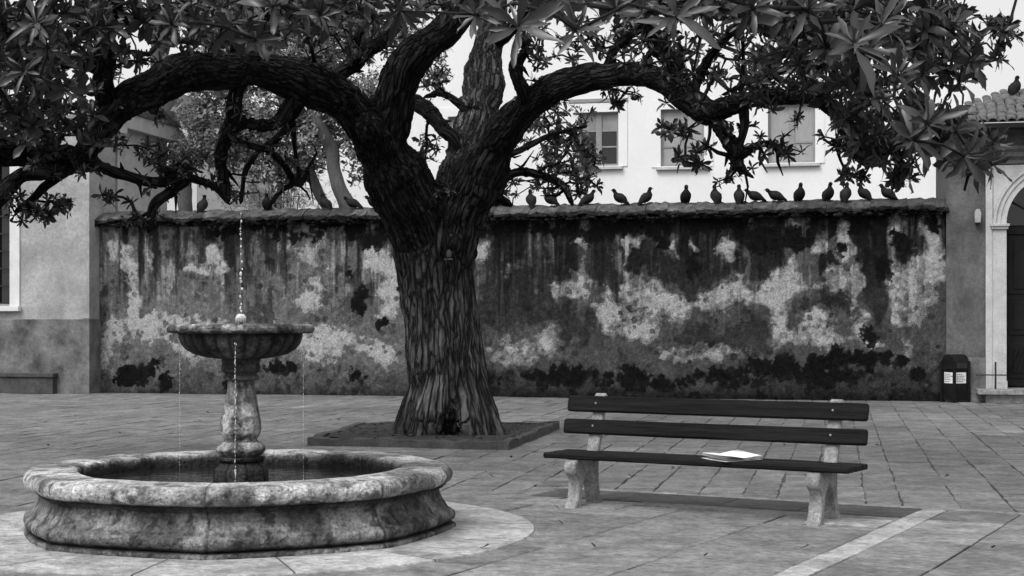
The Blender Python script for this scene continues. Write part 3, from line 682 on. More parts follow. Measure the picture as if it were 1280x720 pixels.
for i in range(nr+1):
    for k in range(na):
        rr = 1.17*i/nr; t = 2*math.pi*k/na; x, y = rr*math.cos(t), rr*math.sin(t); z = 0
        for (sx, sy) in ((-.42, -.1), (.06, -.5), (.48, -.05)):
            d = math.hypot(x-sx, y-sy); z += .0035*math.cos(d*55)*math.exp(-d*4.5)
        vs.append((x, y, wz+z))
for i in range(nr):
    for k in range(na): fs.append((i*na+k, (i+1)*na+k, (i+1)*na+(k+1) % na, i*na+(k+1) % na))
b.add(vs, fs); b.build('water', M['water'], fo, smooth=True)
# octagonal foot, ring, baluster, cap
prof = [(.20, .25, .04), (.20, .42, .05), (.195, .45, .06), (.165, .475, .05), (.15, .50, .05), (.165, .505, .03)]
V, Fq, tn = lathe(prof, 96, 4, amp=.003, nsc=12, facet=.9, joints=[22.5+45*k for k in range(8)]); np_mesh('pedestal_foot', V, Fq, M['fstone'], fo, tone=tn)
prof = [(.14, .50, .05), (.16, .515, .04), (.165, .535, .05), (.13, .54, .06)]+[(.135+math.sin(math.pi*k/10)*.042, .545+.10*k/10, .15+.1*(k/10)) for k in range(11)]
prof += [(.12, .652, .08), (.115, .665, .12), (.125, .68, .2), (.142, .71, .24), (.150, .75, .26), (.148, .79, .26), (.140, .83, .27), (.128, .88, .28), (.117, .93, .26), (.108, .98, .23), (.102, 1.03, .2), (.098, 1.07, .16), (.097, 1.10, .13)]
def lob(TH, z_): return .035*np.cos(4*TH+z_*5)*ss(.64, .7, z_)*ss(1.1, .95, z_)+.02*np.cos(9*TH-z_*8)*ss(.64, .7, z_)*ss(1.05, .8, z_)
V, Fq, tn = lathe(prof, 256, 4, amp=.006, nsc=14, lobes=lob, tf=lambda X, Y, z_, T, t: t*(.55+.9*ss(.35, .6, fbm(np.cos(T)*2.2+3, np.sin(T)*2.2, z_*2.5, 4))))
np_mesh('baluster', V, Fq, M['fstone'], fo, tone=tn)
prof = [(.10, 1.095, .08), (.125, 1.10, .10), (.13, 1.125, .09), (.115, 1.135, .06), (.12, 1.15, .07), (.14, 1.16, .09), (.142, 1.2, .08), (.135, 1.215, .06), (.14, 1.235, .07), (.14, 1.262, .05)]
V, Fq, tn = lathe(prof, 128, 3, amp=.003, nsc=14); np_mesh('cap', V, Fq, M['fstone'], fo, tone=tn)
prof = [(.05, 1.25, .06), (.17, 1.253, .06), (.26, 1.265, .07), (.33, 1.285, .085), (.39, 1.32, .10), (.425, 1.36, .11), (.44, 1.40, .10), (.445, 1.432, .05), (.45, 1.437, .03)]
def gad(TH, z_): return (.030*np.abs(np.cos(13*TH))-.015)*ss(1.25, 1.29, z_)*ss(1.44, 1.42, z_)
V, Fq, tn = lathe(prof, 768, 5, amp=.003, nsc=10, lobes=gad, tf=lambda X, Y, z_, T, t: t*(.35+1.3*np.abs(np.cos(13*T)))*(.5+1.1*ss(.4, .65, fbm(X*3, Y*3, z_*2+5, 4))))
np_mesh('bowl', V, Fq, M['fstone'], fo, tone=tn)
prof = [(.44, 1.436, .03), (.49, 1.438, .08), (.52, 1.443, .2), (.535, 1.458, .30), (.538, 1.476, .34), (.53, 1.492, .36), (.51, 1.503, .4), (.47, 1.506, .4), (.45, 1.50, .3), (.44, 1.47, .15), (.30, 1.42, .1), (.02, 1.40, .1)]
V, Fq, tn = lathe(prof, 512, 4, amp=.009, nsc=16); np_mesh('bowl_rim', V, Fq, M['fstone'], fo, tone=tn*(.25+.7*ss(.42, .58, fbm(V[:, 0]*9, V[:, 1]*9, V[:, 2]*9, 4))))
b = MB(); b.tube([(0, 0, 1.38), (0, 0, 1.52)], [.02, .016], 10); b.build('nozzle', M['iron'], fo)
b = MB()
for k in range(14):           # small umbrella of water round the nozzle
    t = 2*math.pi*k/14; b.tube([(0, 0, 1.565), (.018*math.cos(t), .018*math.sin(t), 1.572), (.033*math.cos(t), .033*math.sin(t), 1.555), (.036*math.cos(t), .036*math.sin(t), 1.515)], [.006, .009, .007, .004], 5)
b.ball((0, 0, 1.555), .028, sc=(1.15, 1.15, .7)); b.build('water_bell', M['drops'], fo, smooth=True)
b = MB(); z = 1.60
while z < 2.36:
    r_ = random.uniform(.0035, .0095)*(1.15 if z < 2.0 else .8); b.ball((random.gauss(0, .006)+.004*math.sin(z*14), random.gauss(0, .005), z), r_, 6, 5, (1, 1, random.uniform(1, 1.9))); z += random.choice((.012, .02, .035, .055))
b.tube([(0, 0, 1.57), (0, 0, 2.36)], [.0006, .0005], 4); b.build('water_jet', M['drops'], fo, smooth=True)
for (sx, sy, ztop, dens, rr) in ((.05, -.50, 1.37, 1., .0052), (-.42, -.12, 1.3, .35, .0032), (.47, -.10, 1.3, .45, .0036)):
    b = MB(); z = ztop; 
    while z > wz+.01:
        l_ = random.choice((.006, .01, .02, .03)); b.ball((sx+random.gauss(0, .0025), sy+random.gauss(0, .003), z), rr*random.uniform(.4, 1.)*.85, 5, 4, (1, 1, random.uniform(1.5, 4))); z -= l_/dens*(1.0)
    b.tube([(sx, sy, ztop), (sx, sy, wz)], [.0005, .0004], 4); b.build('falling_water', M['drops'], fo, smooth=True)

# ================================================================== BENCH
BA = R(-31.5); BC = Vector((1.48, 12.02, 0)); BU = Vector((math.cos(BA), math.sin(BA), 0)); BW = Vector((math.sin(BA), -math.cos(BA), 0))   # BW towards the sitter
be = thing('park_bench', 'dark slatted bench on pale concrete legs facing the fountain', 'bench', BC, BA)
# local: x along, -y towards viewer
def slab(L_, y0, y1, z0, z1, name, tilt=0, cy=0, cz=0, bev=.012):
    b = MB(); n = 24
    pr = []
    for (a_, c_) in ((y0+bev, z0), (y1-bev, z0), (y1, z0+bev), (y1, z1-bev), (y1-bev, z1), (y0+bev, z1), (y0, z1-bev), (y0, z0+bev)):
        a2 = cy+(a_-cy)*math.cos(tilt)-(c_-cz)*math.sin(tilt); c2 = cz+(a_-cy)*math.sin(tilt)+(c_-cz)*math.cos(tilt); pr.append((a2, c2))
    vs = []; m_ = len(pr); my = sum(p[0] for p in pr)/m_; mz = sum(p[1] for p in pr)/m_
    xs2 = [-L_/2, -L_/2+.008]+[-L_/2+.03+(L_-.06)*k/(n-1) for k in range(n)]+[L_/2-.008, L_/2]
    sag = random.uniform(-.004, .004)
    for i, x in enumerate(xs2):
        s_ = .84 if i in (0, len(xs2)-1) else (.97 if i in (1, len(xs2)-2) else 1)
        dz = sag*math.cos(x/L_*math.pi)+random.uniform(-.0006, .0006)
        for p in pr: vs.append((x, my+(p[0]-my)*s_, mz+(p[1]-mz)*s_+dz))
    fs = [tuple(range(m_))[::-1], tuple((len(xs2)-1)*m_+k for k in range(m_))]
    for i in range(len(xs2)-1):
        for k in range(m_): fs.append((i*m_+k, i*m_+(k+1) % m_, (i+1)*m_+(k+1) % m_, (i+1)*m_+k))
    b.add(vs, fs); return b.build(name, M['slat'], be, smooth=30)
for (y0, y1, L_) in ((-.23, -.085, 2.60), (-.075, .07, 2.61), (.08, .20, 2.61)): slab(L_, y0, y1, .405, .45, 'seat_slat')
bt = R(-14)
for (zc_, hh, yb, L_) in ((.835, .068, .214, 2.60), (.648, .062, .160, 2.62)):
    s_ = slab(L_, yb-.022, yb+.022, zc_-hh, zc_+hh, 'back_slat', bt, yb, zc_)
    for bx_ in (-1.03, 1.03):
        b = MB(); b.ball((bx_, yb-.026, zc_+.01), .010, 8, 5, (1, .6, 1)); b.build('bolt', M['steel'], s_)
def leg(xc_):
    # side profile in (y,z): front leg with scroll, arch, rear foot, back post
    pr = [(-.27, .0), (-.165, .0), (-.15, .05), (-.135, .12), (-.115, .20), (-.07, .27), (-.02, .30), (.03, .25), (.07, .15), (.10, .05), (.12, .0), (.23, .0), (.215, .035),
          (.175, .10), (.155, .18), (.15, .27), (.155, .36), (.175, .44), (.20, .52), (.235, .62), (.268, .74), (.30, .86), (.31, .905), (.292, .925), (.265, .91),
          (.235, .80), (.20, .68), (.165, .58), (.135, .50), (.12, .44), (.11, .402), (-.21, .402), (-.245, .385), (-.262, .35), (-.258, .31), (-.235, .28), (-.205, .265), (-.19, .23), (-.19, .17), (-.205, .09), (-.235, .04)]
    bm = bmesh.new(); h = .052
    vv = [bm.verts.new((xc_-h, y, z)) for y, z in pr]; f = bm.faces.new(vv)
    ex = bmesh.ops.extrude_face_region(bm, geom=[f]); bmesh.ops.translate(bm, verts=[q for q in ex['geom'] if isinstance(q, bmesh.types.BMVert)], vec=(2*h, 0, 0))
    bmesh.ops.recalc_face_normals(bm, faces=bm.faces[:])
    ed = [e for e in bm.edges if len(e.link_faces) == 2 and any(len(f.verts) > 10 for f in e.link_faces)]
    bmesh.ops.bevel(bm, geom=ed, offset=.007, segments=2, affect='EDGES'); bmesh.ops.triangulate(bm, faces=[f for f in bm.faces if len(f.verts) > 8])
    bm.verts.index_update(); b = MB(); b.add([v.co[:] for v in bm.verts], [[v.index for v in f.verts] for f in bm.faces]); bm.free()
    b.build('leg', M['concrete'], be, smooth=35)
leg(-1.03); leg(1.03)
# folded white paper on the seat
pp = thing('folded_paper', 'white folded booklet lying open on the bench seat', 'booklet', BC+BU*.28-BW*.0+Vector((0, 0, .452)), BA+R(68))
def sheet(sgn, z0, lift, wd, dp, sk):
    b = MB(); n = 10; vs = []
    for i in range(n+1):
        for j in range(5):
            t = i/n; x = sgn*wd*t; y = -dp/2+dp*j/4+sk*t
            vs.append((x, y, z0+lift*math.sin(t*math.pi*.8)*(.6+.4*j/4)+.002))
    top = len(vs); vs += [(a, c, d_-.0015) for a, c, d_ in vs]
    fs = [(i*5+j, (i+1)*5+j, (i+1)*5+j+1, i*5+j+1) for i in range(n) for j in range(4)]+[(top+i*5+j, top+i*5+j+1, top+(i+1)*5+j+1, top+(i+1)*5+j) for i in range(n) for j in range(4)]
    b.add(vs, fs); return b
for k in range(4):
    b = MB(); n = 8; vs = []
    for i in range(n+1):
        for j in range(n+1):
            a_, c_ = i/n-.5, j/n-.5; z = .002+.0022*k+.016*abs(math.sin(math.pi*a_*.9))*(k > 0)+(.004+.006*k)*(c_+.5)**1.5+.03*max(0, a_)**2*(k > 1)+.010*max(0, -a_-c_)*(k-1)
            vs.append((a_*(.40-.006*k)+c_*.06, c_*(.34-.004*k), max(z, .001)))
    m_ = len(vs); vs += [(a_, c_, d_-.0012) for a_, c_, d_ in vs]; w_ = n+1
    fs = [(i*w_+j, (i+1)*w_+j, (i+1)*w_+j+1, i*w_+j+1) for i in range(n) for j in range(n)]
    fs += [tuple(m_+q for q in f[::-1]) for f in fs]; b.add(vs, fs); b.build('page', M['paper'], pp, smooth=True)

# ================================================================== TREE PIT
kA, kB, kC, kD = [Vector((*G(*q), 0)) for q in ((385, 557), (636, 563), (699, 536), (450, 536))]
ctr = (kA+kB+kC+kD)/4
kb = thing('tree_kerb', 'low worn stone kerb squared round the base of the old tree', 'kerb', ctr, 0)
cs = [kA, kB, kC, kD]
ins = [c+(ctr-c).normalized()*.17 for c in cs]
for i in range(4):
    a, b_, ai, bi = cs[i]-ctr, cs[(i+1) % 4]-ctr, ins[i]-ctr, ins[(i+1) % 4]-ctr; n = 16; b = MB(); vs = []
    for k in range(n+1):
        t = k/n; o_ = a.lerp(b_, t); q = ai.lerp(bi, t); j = [random.uniform(-.008, .008) for _ in range(6)]
        h = .10+j[0]*2.2
        vs += [(o_.x+j[1], o_.y+j[2], -.01), (o_.x+j[1], o_.y+j[2], h-.02), (o_.x*.993+q.x*.007, o_.y*.993+q.y*.007, h), (q.x+j[3], q.y+j[4], h), (q.x+j[3], q.y+j[4], -.01)]
    fs = [(k*5+m_, k*5+5+m_, k*5+6+m_, k*5+1+m_) for k in range(n) for m_ in range(4)]+[(4, 3, 2, 1, 0), tuple(n*5+m_ for m_ in range(5))]
    b.add(vs, fs); b.build('kerbstone', M['kerb'], kb)
def in_pit(x, y):
    q = [Vector((c.x, c.y)) for c in ins]; p = Vector((x, y))
    return all((q[(i+1) % 4]-q[i]).cross(p-q[i]) > 0 for i in range(4))
b = MB(); n = 40; xs2 = np.linspace(-2.6, .8, n); ys2 = np.linspace(18, 22.8, n)
b.add([(x, y, .09+.05*float(fbm(np.array(x*3), np.array(y*3), None, 3)-.5)) for x in xs2 for y in ys2 ], [])
ii = {}
fs = []
for i in range(n-1):
    for j in range(n-1):
        if all(in_pit(xs2[p], ys2[q]) or True for p, q in ((i, j),)) and in_pit((xs2[i]+xs2[i+1])/2, (ys2[j]+ys2[j+1])/2): fs.append((i*n+j, (i+1)*n+j, (i+1)*n+j+1, i*n+j+1))
b.f = fs; b.build('soil', M['soil'], kind='structure')
b = MB()
for k in range(2600):
    x, y = random.uniform(-2.6, .8), random.uniform(18, 22.8)
    if not in_pit(x, y): continue
    s_ = random.uniform(.012, .03); an = random.uniform(0, 6.28); z = .10+random.uniform(-.01, .03); d = Vector((math.cos(an), math.sin(an), random.uniform(-.3, .5)))*s_; e_ = Vector((-math.sin(an), math.cos(an), random.uniform(-.4, .6)))*s_*.5
    c = Vector((x, y, z)); b.add([c-d, c+e_, c+d, c-e_], [(0, 1, 2, 3)])
b.build('leaf_litter', M['deadleaf'], kind='stuff')

# ================================================================== THE OLD TREE
TB = P(562, 545, 19.9); TB.z = .08
tree = thing('old_tree', 'huge old broadleaf tree with forking dark trunk and spreading limbs', 'tree', TB)
def crom(pts, n):
    out = []; p = [pts[0]]+list(pts)+[pts[-1]]
    for i in range(1, len(p)-2):
        a, b_, c, d = [np.array(q, float) for q in (p[i-1], p[i], p[i+1], p[i+2])]
        for k in range(n):
            t = k/n; out.append(.5*((2*b_)+(-a+c)*t+(2*a-5*b_+4*c-d)*t*t+(-a+3*b_-3*c+d)*t**3))
    out.append(np.array(p[-2], float)); return out
# rows of (px, py, depth, width px): each limb follows its course in the photograph
LIMBS = {
 'trunk': [(563, 556, 20.0, 56), (563, 538, 20.0, 66), (563, 518, 19.95, 84), (562, 495, 19.9, 98), (557, 450, 19.9, 98), (551, 400, 19.9, 95), (545, 350, 19.9, 95), (538, 305, 19.9, 98), (536, 275, 19.9, 88)],
 'left_stem': [(552, 400, 19.95, 60), (542, 345, 19.9, 74), (526, 290, 19.8, 78), (503, 238, 19.6, 74), (484, 195, 19.4, 72), (470, 165, 19.3, 66), (445, 140, 19.1, 56), (410, 114, 18.8, 52), (365, 96, 18.4, 49), (310, 87, 18.0, 46), (260, 88, 17.6, 47), (210, 100, 17.3, 45), (165, 122, 17.0, 42), (138, 150, 16.8, 38), (112, 185, 16.6, 36), (92, 210, 16.5, 33)],
 'up_limb': [(478, 190, 19.4, 50), (488, 150, 19.3, 52), (497, 115, 19.2, 46), (508, 85, 19.1, 44), (530, 58, 19.0, 44), (560, 35, 18.9, 40), (585, 5, 18.8, 38), (600, -40, 18.5, 34), (590, -100, 18.0, 26), (560, -160, 17.4, 16)],
 'right_stem': [(553, 390, 19.95, 60), (556, 335, 19.95, 66), (566, 280, 20.0, 66), (580, 240, 20.2, 68), (586, 195, 20.6, 60), (597, 150, 21.0, 54), (606, 100, 21.4, 46), (611, 50, 21.8, 38), (618, 0, 22.2, 34), (625, -60, 22.6, 28), (640, -130, 23.0, 16)],
 'right_limb': [(560, 370, 19.85, 50), (572, 300, 19.75, 52), (590, 245, 19.6, 54), (611, 195, 19.4, 54), (640, 153, 19.1, 46), (672, 124, 18.8, 40), (710, 105, 18.5, 36), (755, 94, 18.2, 33), (800, 92, 17.9, 32), (835, 104, 17.6, 32), (862, 124, 17.4, 32), (885, 140, 17.2, 30), (910, 135, 17.0, 26), (945, 125, 16.7, 24), (985, 120, 16.3, 23), (1017, 120, 15.9, 22), (1042, 136, 15.6, 22), (1058, 160, 15.4, 22), (1075, 188, 15.2, 22), (1090, 200, 15.1, 20), (1104, 190, 15.0, 17), (1108, 172, 14.9, 12)],
}
BR = [  # thinner boughs
 [(137, 140, 16.9, 30), (134, 100, 16.7, 27), (130, 50, 16.5, 26), (134, 0, 16.2, 24), (140, -60, 15.8, 20), (120, -120, 15.2, 12)],
 [(-60, 170, 16.0, 30), (-10, 182, 16.2, 31), (40, 192, 16.4, 34), (90, 207, 16.5, 30), (125, 206, 16.5, 15), (150, 213, 16.6, 14), (190, 224, 16.7, 13), (230, 217, 16.8, 13), (265, 228, 17.0, 12), (286, 253, 17.1, 6)],
 [(-30, 275, 15.8, 20), (5, 245, 16.0, 20), (30, 222, 16.2, 22), (70, 212, 16.4, 20)],
 [(0, 100, 15.8, 10), (30, 82, 16.0, 15), (60, 72, 16.2, 18), (95, 72, 16.5, 20), (135, 92, 16.8, 20)],
 [(303, 100, 18.0, 18), (292, 135, 18.1, 17), (283, 165, 18.2, 18), (276, 190, 18.3, 18), (279, 220, 18.4, 16), (284, 250, 18.5, 8)],
 [(375, 115, 18.5, 20), (355, 135, 18.4, 17), (343, 152, 18.4, 16), (310, 158, 18.3, 14), (288, 170, 18.2, 14)],
 [(378, 128, 18.6, 10), (352, 165, 18.7, 9), (326, 190, 18.8, 8), (308, 215, 18.9, 7), (302, 250, 19.0, 5)],
 [(366, 150, 18.7, 7), (367, 190, 18.8, 6), (372, 225, 18.8, 7), (352, 240, 18.9, 7), (335, 262, 18.9, 5)],
 [(296, 175, 18.3, 7), (330, 190, 18.6, 8), (352, 205, 18.8, 8), (372, 228, 18.9, 7), (388, 205, 19.0, 5), (395, 192, 19.0, 4)],
 [(404, 108, 18.8, 22), (430, 85, 19.0, 21), (455, 70, 19.2, 20), (478, 60, 19.3, 17), (500, 30, 19.4, 12)],
 [(437, 82, 19.0, 12), (446, 50, 18.9, 10), (458, 15, 18.7, 9), (465, -30, 18.5, 8)],
 [(290, 70, 17.9, 12), (288, 45, 17.7, 9), (292, 10, 17.4, 8), (296, -30, 17.1, 7)],
 [(395, 92, 18.6, 6), (390, 65, 18.4, 5), (380, 40, 18.2, 5), (376, 10, 18, 4)],
 [(100, 170, 16.6, 9), (70, 140, 16.5, 8), (62, 160, 16.4, 7), (55, 175, 16.4, 5)],
 [(125, 160, 16.7, 10), (110, 135, 16.8, 9), (85, 133, 16.8, 9), (68, 148, 16.8, 8), (60, 170, 16.8, 5)],
 [(232, 226, 16.9, 12), (212, 243, 16.8, 14), (192, 256, 16.7, 14), (186, 284, 16.6, 9)],
 [(80, 215, 16.5, 16), (60, 234, 16.4, 14), (48, 250, 16.4, 10), (25, 265, 16.3, 6)],
 [(655, 140, 18.9, 22), (656, 115, 18.7, 18), (650, 85, 18.6, 16), (653, 62, 18.4, 10), (650, 45, 18.0, 6)],
 [(762, 82, 18.2, 16), (768, 62, 18.1, 12), (785, 45, 18.0, 12), (800, 30, 17.8, 10), (770, 15, 17.6, 9), (745, 0, 17.4, 9)],
 [(858, 112, 17.5, 24), (842, 75, 17.3, 22), (822, 48, 17.1, 20), (805, 22, 16.9, 17), (790, -10, 16.7, 13), (780, -60, 16.2, 9)],
 [(864, 116, 17.4, 14), (892, 68, 17.1, 12), (915, 40, 16.8, 12), (936, 27, 16.5, 12), (965, 42, 16.2, 11), (992, 54, 15.9, 10), (1025, 32, 15.6, 8), (1050, 5, 15.2, 6)],
 [(888, 145, 17.2, 22), (906, 165, 17.1, 20), (918, 185, 17.0, 20), (919, 200, 17.0, 16), (905, 226, 16.9, 4)],
 [(919, 196, 17.0, 14), (945, 182, 16.9, 11), (962, 184, 16.8, 10), (973, 195, 16.7, 10), (990, 183, 16.6, 5)],
 [(918, 196, 17.0, 12), (928, 212, 16.9, 9), (938, 222, 16.8, 5)],
 [(928, 130, 16.9, 14), (930, 160, 16.9, 11), (922, 192, 17.0, 12)],
 [(945, 122, 16.7, 20), (958, 95, 16.4, 15), (990, 85, 16.0, 10), (1030, 84, 15.6, 9), (1070, 70, 15.0, 8), (1110, 40, 14.4, 7), (1150, 30, 13.8, 5)],
 [(1020, 118, 15.9, 12), (1060, 105, 15.4, 9), (1110, 100, 14.8, 9), (1160, 85, 14.2, 8), (1210, 50, 13.7, 6), (1262, 22, 13.2, 4)],
 [(1085, 198, 15.1, 8), (1110, 165, 14.8, 8), (1150, 150, 14.2, 8), (1190, 165, 13.8, 6), (1215, 190, 13.6, 5), (1206, 235, 13.5, 3)],
 [(1120, 168, 14.7, 5), (1124, 200, 14.6, 4), (1128, 225, 14.5, 4)],
 [(1052, 170, 15.4, 5), (1048, 190, 15.4, 4), (1060, 215, 15.4, 4), (1075, 222, 15.4, 3)],
 [(578, 200, 20.4, 12), (560, 160, 20.6, 18), (540, 135, 20.8, 20), (512, 122, 21.0, 12)],
 [(590, 145, 20.8, 14), (572, 128, 20.9, 9), (552, 120, 21.0, 9), (532, 123, 21.1, 6)],
 [(605, 210, 20.4, 16), (614, 232, 20.4, 14), (622, 241, 20.4, 14), (637, 252, 20.4, 10)],
 [(622, 243, 20.4, 11), (633, 224, 20.5, 11), (656, 213, 20.6, 11), (687, 220, 20.7, 10), (707, 232, 20.8, 9), (716, 252, 20.8, 7)],
 [(612, 200, 20.2, 12), (645, 190, 20.6, 8), (665, 180, 21.0, 7), (700, 165, 21.4, 5), (730, 160, 21.8, 4)],
 [(610, 60, 21.7, 16), (650, 20, 21.0, 14), (700, -20, 20, 12), (740, -80, 18, 10), (800, -110, 15, 8)],
 [(595, -60, 18.4, 20), (560, -90, 16.5, 16), (540, -110, 14.0, 12), (560, -120, 11.5, 9)],
 [(800, 88, 17.9, 10), (815, 60, 17.6, 8), (835, 35, 17.2, 7), (870, 5, 16.6, 6)],
 [(925, 125, 16.9, 8), (930, 70, 16.8, 6), (928, 30, 16.5, 5)],
]
def conv(rows, n=6, wob=.0):
    c = crom([(*P(a, b_, y), (w_/2)/F*y) for a, b_, y, w_ in rows], n); pts = np.array([q[:3] for q in c]); rad = np.array([max(q[3], .008) for q in c])
    L_ = np.cumsum(np.r_[0, np.linalg.norm(np.diff(pts, axis=0), axis=1)]); sd = pts[0].sum()*3.1
    if wob:
        for ax in range(3): pts[:, ax] += (vn(L_*2.2+ax*31+sd, L_*0+sd)-.5)*wob*rad.clip(.03, .2)*6*np.minimum(1, L_/.4)
        rad = rad*(1+.30*(vn(L_*3.5+sd, L_*0+5)-.5))
    return pts, rad
segA, segB, segR, segL, segT = [], [], [], [], []
skel = []
rm = MB(); ids = list(LIMBS)
for li, k in enumerate(ids):
    pts, rad = conv(LIMBS[k], 7, .06 if k != 'trunk' else .0); rm.tube(pts, rad, 24); L_ = 0
    for i in range(len(pts)-1):
        segA.append(pts[i]); segB.append(pts[i+1]); segR.append((rad[i]+rad[i+1])/2); segL.append(li); segT.append(L_); L_ += np.linalg.norm(pts[i+1]-pts[i])
    if k != 'trunk': skel += [p for p in pts[len(pts)//3:]]
    # burls
    for q in range(int(len(pts)*.22)):
        i = random.randrange(4, len(pts)-1); d = Vector((random.gauss(0, 1), random.gauss(0, 1), random.gauss(0, 1))).normalized(); r_ = rad[i]*random.uniform(.25, .45)
        if k != 'trunk' or random.random() < .4: rm.ball(Vector(pts[i])+d*rad[i]*.78, r_, 10, 7)
for (px, py, y, r_) in ((462, 160, 18.9, .19), (561, 305, 19.50, .20), (556, 262, 19.65, .18), (545, 240, 19.85, .16)): rm.ball(P(px, py, y), r_, 14, 10)
# root flare
for (ang, ln, r0) in ((-56, .95, .22), (-116, .9, .24), (-146, 1.0, .18), (-24, 1.05, .21), (-176, 1.1, .2), (6, 1.0, .17), (50, .9, .2), (100, .9, .2), (150, .9, .2)):
    a = R(ang); d = Vector((math.cos(a), math.sin(a), 0)); sd = Vector((-d.y, d.x, 0))*random.uniform(-.12, .12); c = Vector((TB.x, TB.y, 0))
    pts = [c+d*.30+Vector((0, 0, 1.05)), c+d*.38+Vector((0, 0, .62)), c+d*.48+sd*.5+Vector((0, 0, .32)), c+d*(.42+.17*ln)+sd+Vector((0, 0, .14)), c+d*(.46+.28*ln)+sd*1.6+Vector((0, 0, .02))]
    cc = crom([(*p, r) for p, r in zip(pts, (r0*.55, r0*.95, r0*1., r0*.8, r0*.4))], 5); rm.tube([q[:3] for q in cc], [q[3] for q in cc], 14)
    for i in range(0, len(cc)-1):
        segA.append(cc[i][:3]); segB.append(cc[i+1][:3]); segR.append(cc[i][3]); segL.append(0); segT.append(3.+i*.1)
tmp = rm.build('tmp', M['bark'])
md = tmp.modifiers.new('r', 'REMESH'); md.mode = 'VOXEL'; md.voxel_size = .019
sm = tmp.modifiers.new('s', 'SMOOTH'); sm.iterations = 5; sm.factor = .5
dg = bpy.context.evaluated_depsgraph_get(); me = bpy.data.meshes.new_from_object(tmp.evaluated_get(dg))
bpy.data.objects.remove(tmp)
nvt = len(me.vertices); V = np.empty(nvt*3, 'f'); me.vertices.foreach_get('co', V); V = V.reshape(-1, 3).astype(float)
NN = np.empty(nvt*3, 'f'); me.vertices.foreach_get('normal', NN); NN = NN.reshape(-1, 3).astype(float)
npoly = len(me.polygons); lt = np.empty(npoly, 'i'); me.polygons.foreach_get('loop_total', lt); li_ = np.empty(len(me.loops), 'i'); me.loops.foreach_get('vertex_index', li_)
if not (lt == 4).all():
    stt = np.empty(npoly, 'i'); me.polygons.foreach_get('loop_start', stt)
    FQ = np.array([[*li_[s:s+n]]+([li_[s]] if n == 3 else []) for s, n in zip(stt, lt)])
else: FQ = li_.reshape(-1, 4)
A, B, RR, LL, TT = map(np.array, (segA, segB, segR, segL, segT))
def nearest(V):
    idx = np.empty(len(V), int); tt = np.empty(len(V)); AB = B-A; l2 = (AB**2).sum(1)
    for s in range(0, len(V), 4000):
        v = V[s:s+4000, None, :]-A[None]; t = np.clip((v*AB[None]).sum(2)/l2, 0, 1); d = np.linalg.norm(v-AB[None]*t[..., None], axis=2)-RR[None]
        i = d.argmin(1); idx[s:s+4000] = i; tt[s:s+4000] = t[np.arange(len(i)), i]
    return idx, tt
idx, tt = nearest(V)
def barkco(V, idx, tt):
    ax = (B-A); ln = np.linalg.norm(ax, axis=1, keepdims=True); ax = ax/ln
    C = A[idx]+(B-A)[idx]*tt[:, None]; perp = V-C; al = TT[idx]+tt*ln[idx, 0]
    # furrows run with the limb: squeeze the along direction
    return perp, al
perp, al = barkco(V, idx, tt)
bc = np.stack([perp[:, 0], perp[:, 1], perp[:, 2]], 1)
AX = (B-A)/np.linalg.norm(B-A, axis=1, keepdims=True)
# remove along component, add slow along coordinate
ca = (bc*AX[idx]).sum(1, keepdims=True); bc = bc-AX[idx]*ca
bc = bc + AX[idx]*(al[:, None]*.15)+LL[idx][:, None]*3.7
tr_ = LL[idx] == 0; dx_, dy_ = V[:, 0]-TB.x, V[:, 1]-TB.y; hr_ = np.hypot(dx_, dy_)+1e-6; ln_ = (V[:, 2]+hr_)*.15
bc[tr_] = np.stack([dx_/hr_*.5, dy_/hr_*.5, ln_], 1)[tr_]
wrp = (fbm(V[:, 0]*5, V[:, 1]*5, V[:, 2]*5, 3)-.5)*.05; bc[:, 0] += wrp; bc[:, 1] += wrp
fur = fbm(bc[:, 0]*19, bc[:, 1]*19, bc[:, 2]*19, 3); rid = 1-np.abs(fur-.5)*2*2.2
fur2 = fbm(bc[:, 0]*30+9, bc[:, 1]*30, bc[:, 2]*30, 2)
lump = fbm(V[:, 0]*2.6, V[:, 1]*2.6, V[:, 2]*2.0, 3)-.5
rloc = RR[idx]; amp = np.clip(rloc*.16, .008, .045)
V2 = V+NN*(amp*(-.55*np.clip(rid, 0, 1)**1.5+.3*(fur2-.5)) + (lump*.2+(fbm(V[:, 0]*8, V[:, 1]*8, V[:, 2]*8, 2)-.5)*.16*(LL[idx] != 0))*rloc)[:, None]
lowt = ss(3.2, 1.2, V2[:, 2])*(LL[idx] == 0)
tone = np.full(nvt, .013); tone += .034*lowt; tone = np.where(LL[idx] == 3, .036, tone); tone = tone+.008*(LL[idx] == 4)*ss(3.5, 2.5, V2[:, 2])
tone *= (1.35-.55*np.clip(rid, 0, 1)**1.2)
lich = ss(.60, .70, fbm(V[:, 0]*3+8, V[:, 1]*3, V[:, 2]*3, 4)); tone *= 1+.5*lich
V2 -= np.array(TB)
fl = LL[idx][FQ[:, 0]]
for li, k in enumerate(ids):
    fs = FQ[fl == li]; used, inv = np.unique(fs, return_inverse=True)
    np_mesh('trunk' if k == 'trunk' else 'limb', V2[used], inv.reshape(fs.shape), M['bark'], tree, tone=tone[used], extra=bc[used])
